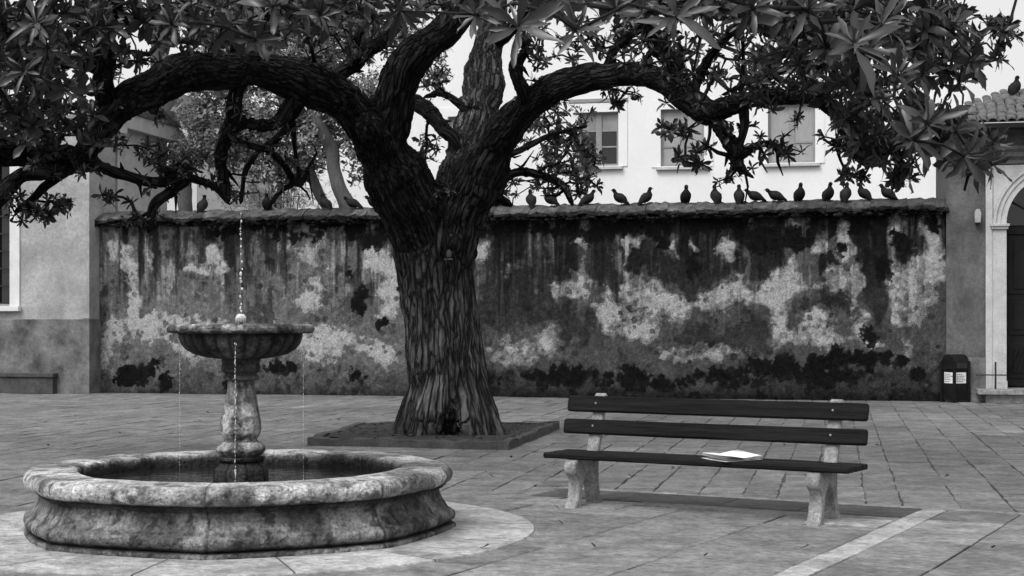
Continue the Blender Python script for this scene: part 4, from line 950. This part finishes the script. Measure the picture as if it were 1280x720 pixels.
for rows in BR:
    pts, rad = conv(rows, 6, .30); n = len(pts); seg = 14; a0, b0 = pts[0]-(pts[1]-pts[0])/np.linalg.norm(pts[1]-pts[0])*rad[0], pts[-1]+(pts[-1]-pts[-2])/np.linalg.norm(pts[-1]-pts[-2])*rad[-1]*1.5
    pts = np.vstack([[a0], pts, [b0]]); rad = np.r_[rad[0]*.35, rad, rad[-1]*.25]; L_ = np.cumsum(np.r_[0, np.linalg.norm(np.diff(pts, axis=0), axis=1)])
    mb = MB(); mb.tube(pts-np.array(TB), rad, seg); v = np.array(mb.v); c = np.repeat(pts-np.array(TB), seg, 0); pr_ = v-c
    cc = pr_+np.repeat(L_, seg)[:, None]*np.array([.1, .1, .1])
    f_ = fbm(cc[:, 0]*22, cc[:, 1]*22, cc[:, 2]*22, 3); v2 = c+pr_*(1+.8*(f_-.5)+.5*(fbm(cc[:, 0]*6+c[:, 0]*4, cc[:, 1]*6+c[:, 1]*4, c[:, 2]*5, 3)-.5))[:, None]
    mb.v = [tuple(q) for q in v2]; mb.t = list(.008+.010*f_); 
    for i in range(6, n-1, 2):        # dead spurs and knots along the bough
        if random.random() < .45: mb.ball(Vector(pts[i])-TB, rad[i]*random.uniform(.9, 1.25), 8, 6, (1, 1, random.uniform(.7, 1.3)), tone=.012)
        if random.random() < .35:
            d = Vector((random.gauss(0, 1), random.gauss(0, .6), random.gauss(0, 1))).normalized(); q0 = Vector(pts[i])-TB; l_ = random.uniform(.12, .45); q1 = q0+d*l_*.5; q2 = q0+d*l_+Vector((random.gauss(0, .1), 0, random.gauss(0, .1)))*l_*2
            mb.tube([q0, q1, q2], [rad[i]*.45, rad[i]*.3+.004, .006], 6, tone=.011)
    cc = np.vstack([cc, np.array(mb.v[len(cc):]).reshape(-1, 3)]); o = mb.build('branch', M['bark'], tree, smooth=True)
    a = o.data.attributes.new('barkco', 'FLOAT_VECTOR', 'POINT'); a.data.foreach_set('vector', cc.astype('f').ravel())
    skel += list(pts[2:])
# pale scar in the fork knot
b = MB(); q = P(560, 322, 19.20)-TB; b.tube([q+Vector((-.05, .03, -.02)), q+Vector((.06, .03, -.02))], [.010, .010], 8); b.ball(q+Vector((.01, .06, .05)), .05, 10, 8, (.7, .6, 1.1)); b.build('trunk_scar', M['bgbark'], tree)

# ---- foliage
class Leaves:
    def __init__(s): s.V = []; s.T = []; s.n = 0; s.F = []
    def leaf(s, base, d, nrm, L_, wd, tone, curl):
        """one blade: 5 stations x 3 points, folded at the midrib and curling down"""
        d = d.normalized(); side = d.cross(nrm).normalized(); up = side.cross(d).normalized()
        st = (0, .2, .45, .7, .88, 1.); ww = (.10, .42, .85, 1., .62, .04)
        b = s.n; tw = random.uniform(-.5, .5)
        for t, w_ in zip(st, ww):
            c = base+d*(L_*t)-up*(curl*L_*t*t); hw = wd*w_/2; sv = (side*math.cos(tw*t)+up*math.sin(tw*t))
            wave = random.uniform(-.16, .16)*wd; ha, hb = hw*random.uniform(.55, 1.3), hw*random.uniform(.55, 1.3); c = c+side*random.uniform(-.10, .10)*wd*t
            s.V += [c-sv*ha+up*(ha*.4+wave), c, c+sv*hb+up*(hb*.4-wave)]; s.T += [tone, tone*1.25, tone]
        for i in range(5):
            for k in range(2): s.F.append((b+i*3+k, b+i*3+k+1, b+i*3+k+4, b+i*3+k+3))
        s.n += 18
    def rosette(s, c, axis, n, L_, tone, wr=.30, spread=(25, 85)):
        axis = axis.normalized(); x = axis.orthogonal().normalized(); y = axis.cross(x); a0 = random.uniform(0, 6.28)
        for k in range(n):
            a = a0+k*2.4+random.uniform(-.3, .3); e = R(spread[0]+(spread[1]-spread[0])*k/max(n-1, 1)+random.uniform(-12, 12))
            r_ = x*math.cos(a)+y*math.sin(a); d = axis*math.cos(e)+r_*math.sin(e); nr = axis*math.sin(e)-r_*math.cos(e)
            l_ = L_*random.uniform(.5, 1.2); s.leaf(c-axis*(.05*k/n)*L_*2, d, nr, l_, l_*wr*random.uniform(.8, 1.25), tone*random.uniform(.5, 1.7), random.uniform(-.1, .7))
    def build(s, name, m, parent, off):
        V = np.array([tuple(v) for v in s.V])-np.array(off); return np_mesh(name, V, np.array(s.F), m, parent, tone=np.array(s.T), smooth=True)
CL = []   # (position, L, n, tone, axis)
def region(cx, cy, rx, ry, n, y0, y1, L_, tone=.05, down=0., pw=.5):
    for _ in range(int(n*1.5) if n > 1 else 1):
        a = random.uniform(0, 6.28); r_ = random.random()**pw
        y = random.uniform(y0, y1); p = P(cx+rx*r_*math.cos(a), cy+ry*r_*math.sin(a), y)
        ax = Vector((random.gauss(0, .6), random.gauss(-.45, .5), random.gauss(.55-down, .45))); CL.append((p, L_*.84*random.uniform(.7, 1.2), random.randint(7, 11), tone*.8*random.uniform(.8, 1.25), ax))
def big(px, py, y, lpx, n=11, tone=.10, ax=(0, -1, .15)): CL.append((P(px, py, y), lpx/F*y*.95, n+3, tone*.75, Vector(ax)))
region(150, 60, 60, 40, 26, 16, 18, .17, .035); region(110, 190, 110, 30, 22, 15.5, 16.8, .13, .025); region(60, 130, 70, 40, 26, 15, 16.5, .17, .035); region(380, 50, 90, 30, 26, 17, 20, .15, .05)
region(55, 35, 85, 55, 62, 13.5, 16.5, .24); region(45, 105, 60, 45, 34, 14, 16.5, .23); region(10, 160, 35, 25, 10, 14, 16, .22)
region(190, 15, 90, 24, 34, 15, 18.5, .22); region(250, 50, 60, 18, 12, 16, 18, .18); region(320, 25, 70, 30, 30, 13.5, 17, .24, .06); region(400, 10, 60, 22, 24, 14, 18, .22)
region(480, 12, 55, 18, 16, 15, 19, .20); region(560, 5, 50, 15, 12, 14, 18, .22); region(700, 0, 60, 12, 14, 12, 16, .24)
region(760, 45, 60, 28, 26, 18, 20.5, .15); region(690, 60, 40, 30, 14, 20, 22, .15); region(850, 12, 80, 16, 26, 12, 16, .24)
region(895, 70, 75, 35, 34, 17, 20, .15); region(1000, 20, 70, 22, 26, 11.5, 15, .25); region(1000, 75, 60, 40, 36, 13, 16, .20)
region(900, 110, 90, 30, 22, 15.5, 17.5, .15, .03); region(990, 120, 60, 28, 18, 15, 17, .15, .03); region(1058, 165, 34, 28, 18, 14.5, 16, .16, .03); region(1110, 190, 45, 25, 20, 13, 15, .18, .035); region(800, 60, 60, 25, 22, 16, 19, .14, .03)
region(1095, 40, 80, 42, 40, 11, 14.5, .25, .06); region(1095, 125, 60, 42, 28, 12, 15, .22); region(1180, 60, 42, 50, 26, 11, 14, .23)
region(1175, 165, 40, 28, 18, 11.5, 13.6, .23); region(1225, 190, 24, 22, 7, 11.5, 13.5, .22); region(1245, 45, 26, 35, 7, 12.5, 13.5, .18)
region(1068, 220, 18, 9, 5, 15, 15.5, .14, .025, .8); region(1127, 218, 14, 18, 7, 14, 14.8, .16, .03, .9); region(985, 165, 25, 22, 3, 16, 17, .13, .03)
region(845, 163, 22, 12, 6, 16.5, 17.5, .17, .025); region(868, 192, 22, 14, 6, 16.5, 17.5, .16, .025, .5); region(765, 120, 40, 10, 7, 18, 19, .14, .03, .6)
region(700, 150, 40, 28, 34, 21, 24, .15, .06); region(710, 200, 42, 30, 48, 21, 24, .15, .085); region(665, 235, 45, 12, 14, 21, 23, .12, .05); region(725, 232, 24, 14, 10, 21, 22.5, .13, .06)
region(190, 192, 26, 12, 8, 16.5, 17.2, .15, .025, .1); region(212, 212, 40, 10, 8, 16.5, 17.2, .14, .025, .3); region(135, 240, 10, 14, 5, 16.3, 16.8, .13, .022, .8)
region(62, 262, 26, 12, 7, 16, 16.6, .14, .022, .6); region(35, 268, 30, 12, 6, 16, 16.5, .14, .022, .6); region(85, 250, 20, 12, 5, 16.2, 16.7, .12, .022, .5); region(12, 245, 14, 14, 5, 15.8, 16.2, .13, .025, .3)
region(165, 262, 12, 14, 4, 16.5, 16.9, .13, .022, .7); region(190, 145, 18, 8, 3, 17, 17.6, .14, .03); region(60, 165, 30, 22, 8, 15.5, 16.5, .15, .04); region(240, 200, 20, 14, 6, 17, 17.5, .13, .04)
region(535, 190, 14, 26, 12, 20.6, 22, .13, .06); region(545, 95, 26, 24, 18, 20.5, 22.5, .14, .06); region(560, 238, 18, 10, 5, 19.3, 19.7, .11, .04)
region(470, 50, 40, 30, 22, 19, 21, .16, .06); region(640, 140, 20, 14, 5, 21, 22, .13, .06); region(300, 230, 30, 20, 6, 18.8, 19.4, .11, .04)
for bi_, rows in enumerate(BR):      # small sprigs along every bough
    for q0, q1 in zip(rows[:-1], rows[1:]):
        for _ in range(3):
            if random.random() < (.55 if q0[0] > 640 else .40):
                t = random.random(); px, py, y = [q0[k]+(q1[k]-q0[k])*t for k in range(3)]
                if 455 < px < 625 and py > 150: continue
                region(px, py, 16, 14, 1, y-.25, y+.25, .135, .03, random.uniform(-.2, .7))
# unseen rest of the crown above the view, put in for soft shade
for _ in range(430):
    y = random.uniform(10, 25); xm = random.uniform(-8.5, 8.0); z = 1.5+(406+random.uniform(15, 330))/F*y
    if (xm+0.8)**2/80+(y-18.5)**2/75 > 1: continue
    CL.append((Vector((xm, y, z)), random.uniform(.2, .3), random.randint(7, 10), .05, Vector((random.gauss(0, .5), random.gauss(0, .5), 1))))
nbig0 = len(CL)
for q in [(648, 34, 8.6, 60, 13, .12, (.05, -1, .1)), (720, 38, 9.4, 52, 11, .11, (.2, -1, .3)), (845, 20, 9.4, 56, 11, .12, (-.1, -1, .2)), (500, 14, 9.6, 52, 8, .04, (0, -.8, -.6)),
          (340, 8, 10.2, 46, 10, .07, (-.3, -.8, .4)), (400, 20, 12, 30, 8, .07, (.3, -.8, .3)), (1068, 55, 9.8, 58, 11, .10, (0, -.9, .4)), (1035, 60, 10.8, 40, 12, .11, (0, -1, .3)), (1102, 30, 10.4, 52, 9, .09, (.3, -.6, .8)),
          (1160, 155, 10., 50, 10, .09, (.3, -.8, .3)), (1142, 175, 10.4, 40, 10, .10, (-.1, -1, 0)), (1205, 195, 10.5, 42, 9, .07, (.3, -.7, -.4)), (1240, 205, 10.8, 32, 8, .06, (.6, -.5, -.3)),
          (1120, 95, 10.8, 44, 9, .08, (.2, -.8, .5)), (1190, 30, 11, 42, 9, .07, (.5, -.5, .6)), (940, 10, 10.4, 46, 8, .06, (0, -.8, .2)), (1010, 12, 10.6, 46, 9, .07, (.1, -.8, .5)),
          (45, 30, 12, 36, 9, .05, (0, -.8, .4)), (85, 110, 13, 32, 8, .045, (.1, -.9, -.3)), (30, 90, 13, 34, 8, .05, (0, -.9, .2)), (320, 50, 13, 30, 8, .06, (0, -.9, -.3)), (60, 60, 12.5, 34, 8, .05, (.3, -.9, 0)),
          (1262, 30, 12.6, 20, 8, .04, (.6, -.2, .4)), (1250, 75, 12.8, 20, 8, .04, (.8, -.2, .2)), (1235, 30, 12.6, 20, 8, .04, (.2, -.2, .8)), (1268, 45, 12.6, 18, 7, .04, (.9, -.2, .1)), (1222, 100, 12.8, 20, 8, .04, (.5, -.3, .4)),
          (215, 30, 12.5, 34, 8, .05, (-.2, -.9, .3)), (700, 10, 10, 40, 8, .06, (.2, -.9, -.2)), (770, 12, 10, 42, 8, .06, (0, -.8, .2)), (595, 18, 9.6, 44, 8, .08, (-.4, -.8, .2))]: big(*q)
lv = Leaves(); order = list(range(len(CL)))
nodes = np.array(skel); npar = [-1]*len(nodes); nodes_l = [np.array(p) for p in skel]
pos = np.array([tuple(c[0]) for c in CL]); best = np.full(len(CL), 1e9); bi = np.zeros(len(CL), int)
def upd(pts, base):
    global best, bi
    for s in range(len(pts)):
        d = np.linalg.norm(pos-pts[s], axis=1); m_ = d < best; best[m_] = d[m_]; bi[m_] = base+s
upd(nodes, 0); done = np.zeros(len(CL), bool); edges = []
for _ in range(len(CL)):
    i = int(np.where(done, 1e9, best).argmin()); done[i] = True; a = nodes_l[bi[i]]; c = pos[i]; d = np.linalg.norm(c-a)
    n = max(2, int(d/.22)); pts = []; pp_ = bi[i]; off = np.random.default_rng(i).normal(0, .10*d, 3); sag = np.array([0, 0, .12*d])
    for k in range(1, n+1):
        t = k/n; p = a+(c-a)*t+(off+sag)*math.sin(math.pi*t)*.6; nodes_l.append(p); npar.append(pp_); pp_ = len(nodes_l)-1; pts.append(p)
    upd(np.array(pts), len(nodes_l)-n); edges.append((i, len(nodes_l)-1))
load = np.zeros(len(nodes_l))
for i, e in edges:
    k = e
    while k >= 0: load[k] += 1; k = npar[k]
tw = MB(); ch = {}
rad_ = np.minimum(.0045+.0042*np.sqrt(load), .03)
for k in range(len(skel), len(nodes_l)):
    p = npar[k]
    r0 = rad_[k] if p < len(skel) else rad_[p]
    tw.tube([Vector(nodes_l[p])-TB, Vector(nodes_l[k])-TB], [r0, rad_[k]], 5)
tw.build('twigs', M['twig'], tree, smooth=True)
for (i, e) in edges:
    c, L_, n, tn, ax = CL[i]; d = Vector(nodes_l[e])-Vector(nodes_l[npar[e]])
    a = ax.normalized()*1.0+(d.normalized()*.6 if i < nbig0 else Vector((0, 0, 0)))
    lv.rosette(c, a, n, L_, tn*(.42 if i < nbig0 else .5), wr=random.uniform(.26, .42) if i < nbig0 else random.uniform(.20, .27))
lv.build('crown', M['leaf'], tree, TB)

# ================================================================== TREES BEHIND THE WALL
def bgtree(name, label, trunk, blobs, tone, L_, dens):
    base = P(*trunk[0][:3]); base.z = 0
    t = thing(name, label, 'tree', base, 0, 'trees behind the wall')
    pts, rad = conv(trunk, 6, .2); pts = np.vstack([[base.x, base.y, 0], pts]); rad = np.r_[rad[0]*1.2, rad]
    b = MB(); b.tube(pts-np.array(base), rad, 12); b.build('trunk', M['bgbark'], t, smooth=True)
    lf = Leaves(); br = MB(); br.tube(pts-np.array(base), rad*.4, 6)
    for (cx, cy, rx, ry, y, n) in blobs:
        c = P(cx, cy, y); k0 = pts[np.linalg.norm(pts-np.array(c), axis=1).argmin()]; sx, sz = rx/F*y, ry/F*y
        br.tube([Vector(k0)-base, (Vector(k0)+c)/2-base+Vector((0, 0, .3)), c-base], [.07, .05, .03], 6)
        for _ in range(int(n*dens)):
            v = Vector((random.gauss(0, 1), random.gauss(0, 1), random.gauss(0, 1))).normalized()*random.random()**.6*random.choice((1, 1, 1.35))
            p = c+Vector((v.x*sx, v.y*max(sx, 1.), v.z*sz))
            ax = (v+Vector((0, -.4, .6)))
            if random.random() < .02: br.tube([c-base, p-base], [.02, .01], 5)
            lf.rosette(p, ax, random.randint(4, 6), L_*random.uniform(.7, 1.2), tone*random.uniform(.55, 1.4), wr=.42)
    br.build('branches', M['bgbark'], t, smooth=True)
    lf.build('crown', M['bgleaf'], t, base)
bgtree('background_tree', 'pale leaved tree with leaning trunk behind the wall, left of the big trunk', [(436, 262, 36, 22), (424, 225, 36, 19), (408, 180, 36, 16), (392, 130, 36, 13), (380, 80, 36, 9)],
       [(400, 60, 50, 38, 36.2, 110), (430, 130, 40, 40, 36.4, 110), (460, 185, 30, 40, 36.6, 70), (350, 20, 50, 30, 36.5, 70), (450, 30, 40, 30, 36.5, 70), (520, 60, 40, 40, 37, 70), (400, 170, 30, 40, 36.8, 60), (455, 120, 45, 30, 36.2, 60), (385, 100, 40, 40, 36.9, 60)], .13, .14, 5.)
bgtree('background_tree', 'pale leaved tree on a slim leaning trunk behind the wall, right of the fountain jet', [(410, 262, 37.5, 14), (398, 232, 37.5, 13), (380, 195, 37.5, 12), (362, 150, 37.5, 10), (345, 110, 37.5, 7)],
       [(320, 150, 55, 38, 37.2, 150), (285, 180, 40, 35, 37.4, 90), (350, 200, 45, 30, 37.6, 110), (255, 140, 35, 28, 37.3, 70), (310, 90, 50, 28, 37.4, 80), (375, 140, 35, 35, 37.4, 60), (235, 190, 30, 22, 37.2, 50), (270, 110, 35, 25, 37.1, 60), (220, 95, 25, 20, 37.4, 30), (345, 60, 45, 30, 37.6, 60)], .15, .13, 5.)
bgtree('background_tree', 'tall pale trunked tree behind the wall near the left house', [(232, 262, 41, 20), (222, 190, 41, 22), (212, 130, 41, 24), (202, 70, 41, 24), (192, 20, 41, 22), (185, -40, 41, 16)],
       [(250, 15, 50, 30, 41, 60), (330, 50, 40, 25, 41, 50), (265, 75, 25, 22, 40.5, 30), (160, -30, 60, 30, 41, 50)], .12, .15, 4.)

sb = P(340, 262, 39); sb.z = 0
sh = thing('pale_shrub', 'pale feathery shrub behind the wall between the birds left of the trunk', 'shrub', sb)
b = MB(); lf = Leaves()
for k in range(16):
    x_ = random.uniform(278, 402); q = P(x_, random.uniform(215, 250), 39+random.uniform(-.6, .6))-sb; b.tube([Vector((q.x*.15, 0, 0)), Vector((q.x*.7, q.y*.5, q.z*.6)), q], [.03, .02, .008], 5)
for k in range(620):
    x_ = random.gauss(340, 34); y_ = 268-abs(random.gauss(0, 24))-8; p = P(x_, y_, 39+random.uniform(-.8, .8))
    lf.rosette(p, Vector((random.gauss(0, .6), -.5, random.gauss(.5, .5))), 5, .13*random.uniform(.7, 1.3), .30*random.uniform(.5, 1.5), wr=.16)
b.build('stems', M['bgbark'], sh, smooth=True); lf.build('foliage', M['bgleaf'], sh, sb)

# ================================================================== PIGEONS
def pigeon_mesh(pitch, neck, name='p', tone=.05, tail_drop=0.):
    """spine runs tail -> rump -> breast -> neck -> head, bird faces +x, feet at z=0"""
    sp_ = [(-.215, -.012, .004, .020), (-.16, -.004, .008, .026), (-.10, .004, .016, .030), (-.06, .01, .040, .048), (-.01, .014, .064, .068), (.05, .010, .072, .072), (.095, .016, .056, .058)]
    c, s = math.cos(R(pitch)), math.sin(R(pitch)); pts = []
    for (x, z, rz, ry) in sp_:
        if x < -.08: z -= tail_drop*(-.08-x)
        pts.append((x*c-z*s, x*s+z*c, rz, ry))
    hx, hz = pts[-1][0], pts[-1][1]
    nx, nz = math.cos(R(neck)), math.sin(R(neck))
    pts += [(hx+nx*.035, hz+nz*.03, .036, .036), (hx+nx*.055, hz+nz*.056, .025, .025), (hx+nx*.075+.004, hz+nz*.078, .028, .027), (hx+nx*.08+.016, hz+nz*.094, .027, .025), (hx+nx*.08+.036, hz+nz*.096, .012, .011)]
    cc = crom(pts, 3); n = len(cc); seg = 12; vs = []; fs = []; tn = []
    for i, q in enumerate(cc):
        a, b_ = cc[max(i-1, 0)], cc[min(i+1, n-1)]; tx, tz = b_[0]-a[0], b_[1]-a[1]; l_ = math.hypot(tx, tz); tx /= l_; tz /= l_
        for k in range(seg):
            th = 2*math.pi*k/seg; vs.append((q[0]-tz*math.cos(th)*q[2]*1.12, math.sin(th)*q[3]*1.15, q[1]+tx*math.cos(th)*q[2]))
            t = i/n; tn.append(tone*(1.7 if .2 < t < .55 and math.cos(th) > -.3 else (.55 if t > .72 else .9)))
    for i in range(n-1):
        for k in range(seg): fs.append((i*seg+k, i*seg+(k+1) % seg, (i+1)*seg+(k+1) % seg, (i+1)*seg+k))
    fs.append(tuple(range(seg))[::-1]); fs.append(tuple((n-1)*seg+k for k in range(seg)))
    lift = .08
    body = MB(); body.add([(x, y, z+lift) for x, y, z in vs], fs, tn)
    q = cc[-1]; bk = MB(); bk.tube([(q[0]-.004, 0, q[1]+lift), (q[0]+.014, 0, q[1]+lift-.003), (q[0]+.024, 0, q[1]+lift-.01)], [.007, .005, .002], 6, tone=.12)
    wg = MB()
    for sg in (-1, 1):
        vs = []
        for (x, z, h, y) in ((.075, .028, .018, .052), (.03, .03, .042, .064), (-.03, .022, .038, .06), (-.09, .012, .022, .042), (-.15, .002, .010, .024)):
            for e_, oy in ((1, -.004), (.3, .006), (-.5, .005), (-1, -.006)):
                zz = z+h*e_; vs.append((x*c-zz*s, sg*(y*1.15+oy), x*s+zz*c+lift))
        fs = [(i*4+k, i*4+4+k, i*4+5+k, i*4+1+k) for i in range(4) for k in range(3)]
        wg.add(vs, fs, tone*1.9)
    lg = MB()
    for sg in (-1, 1):
        lg.tube([(-.0, sg*.024, lift-.03), (.004, sg*.026, .03), (.0, sg*.026, .0)], [.011, .005, .004], 6, tone=.12)
        for a in (-.5, 0, .5, 3.14): lg.tube([(0, sg*.026, .004), (.032*math.cos(a), sg*.026+.032*math.sin(a), .002)], [.004, .002], 5, tone=.12)
    return body, bk, wg, lg
POSE = {'side': (33, 60, .0), 'low': (22, 38, .1), 'up': (58, 84, .1), 'alert': (42, 78, .15)}
protos = {}
def top_pt(px, d=.12):   # a point on top of the coping
    return WO+EU*U(px, d)+EV*d+Vector((0, 0, 3.955))
def pigeon(px, pose, yaw, label, sc=1.35, tone=1, loc=None, d=.12):
    loc = top_pt(px, d) if loc is None else loc
    if pose not in protos:
        r_ = thing('pigeon', label, 'pigeon', loc, R(yaw), 'pigeons perched on the wall and roof')
        body, bk, wg, lg = pigeon_mesh(*POSE[pose][:2], tone=.011, tail_drop=POSE[pose][2])
        for m_, nm in ((body, 'body'), (bk, 'beak'), (wg, 'wings'), (lg, 'feet')): m_.build(nm, M['pigeon'], r_, smooth=True)
        protos[pose] = r_
    else: r_ = dup(protos[pose], loc, R(yaw), label)
    r_.scale = (sc,)*3; return r_
PG = [(253, 'up', 60, 'dark pigeon leaning right with tail down left, leftmost bird on the wall'),
      (334, 'up', -95, 'dark upright pigeon on the wall, second from the left end'),
      (408, 'alert', 150, 'grey pigeon facing left, third from the left on the wall'),
      (443, 'low', 165, 'dark hunched pigeon just left of the big trunk, beside the smallest bird'),
      (470, 'low', 200, 'pigeon half hidden by the left edge of the big trunk'),
      (620, 'up', -80, 'pigeon under a drooping branch, first bird right of the big trunk'),
      (664, 'alert', 100, 'dark pigeon among leaves, second bird right of the big trunk'),
      (690, 'side', 172, 'pale backed pigeon with head left among leaves, right of the trunk'),
      (733, 'side', 20, 'pigeon facing right beneath leaf tips, tail down left, below the window with dark panes'),
      (777, 'side', 175, 'pigeon facing left, left bird of the pair with crossing tails'),
      (806, 'alert', 12, 'pigeon facing right, right bird of the pair with crossing tails'),
      (857, 'up', -85, 'upright pigeon standing alone below the middle window'),
      (895, 'up', 110, 'upright pigeon seen from behind, left of four close together birds'),
      (924, 'up', 85, 'upright pigeon with round back, second of four close together birds'),
      (946, 'low', 178, 'crouching pigeon facing left, third of four close together birds'),
      (972, 'low', 172, 'crouching pigeon facing left, rightmost of four close together birds'),
      (999, 'up', -75, 'tall upright pigeon standing alone under the right hand shuttered window'),
      (1035, 'up', -60, 'upright pigeon facing the square, left of two under hanging leaves'),
      (1057, 'up', 55, 'dark pigeon turned away, right of two under hanging leaves'),
      (1082, 'alert', 168, 'lighter grey pigeon facing left with slim raised neck, second from the wall end'),
      (1112, 'side', 165, 'grey pigeon facing left, last bird at the right end of the wall')]
for px, po, yw, lb_ in PG: pigeon(px, po, yw, lb_)
zr_ = ze+.10+sl_*1.9
pigeon(0, 'up', 25, 'dark pigeon perched on the tiled roof at the right edge', loc=WO+EU*U(1268, ye+1.9)+EV*(ye+1.9)+Vector((0, 0, zr_+.02)), sc=1.4)

# ================================================================== FALLEN LEAVES
proto = None
for i, (px, py) in enumerate([(262, 518), (410, 528), (425, 527), (705, 660), (745, 690), (1000, 690), (560, 640), (1150, 560), (620, 600), (60, 560), (880, 700), (470, 521), (690, 585), (668, 612), (150, 545), (700, 640), (980, 560), (1010, 600), (1100, 560), (640, 575), (600, 690), (350, 530), (1240, 690), (1180, 600), (790, 600), (840, 590)]):
    x, y = G(px, py); l = Leaves(); 
    o = None
    if proto is None:
        l.leaf(Vector((0, 0, 0)), Vector((1, 0, .1)), Vector((0, 0, 1)), .07, .035, .04, -.3); o = np_mesh('fallen_leaf', np.array([tuple(v) for v in l.V]), np.array(l.F), M['deadleaf'], None, tone=np.array(l.T)); proto = o
    else: o = proto.copy(); S.collection.objects.link(o)
    o.location = (x, y, .027); o.rotation_euler = (0, 0, random.uniform(0, 6.28)); tag(o, 'small dark curled leaf lying on the paving', 'leaf', 'fallen leaves on the paving')
print('objects', len(bpy.data.objects), 'clusters', len(CL))
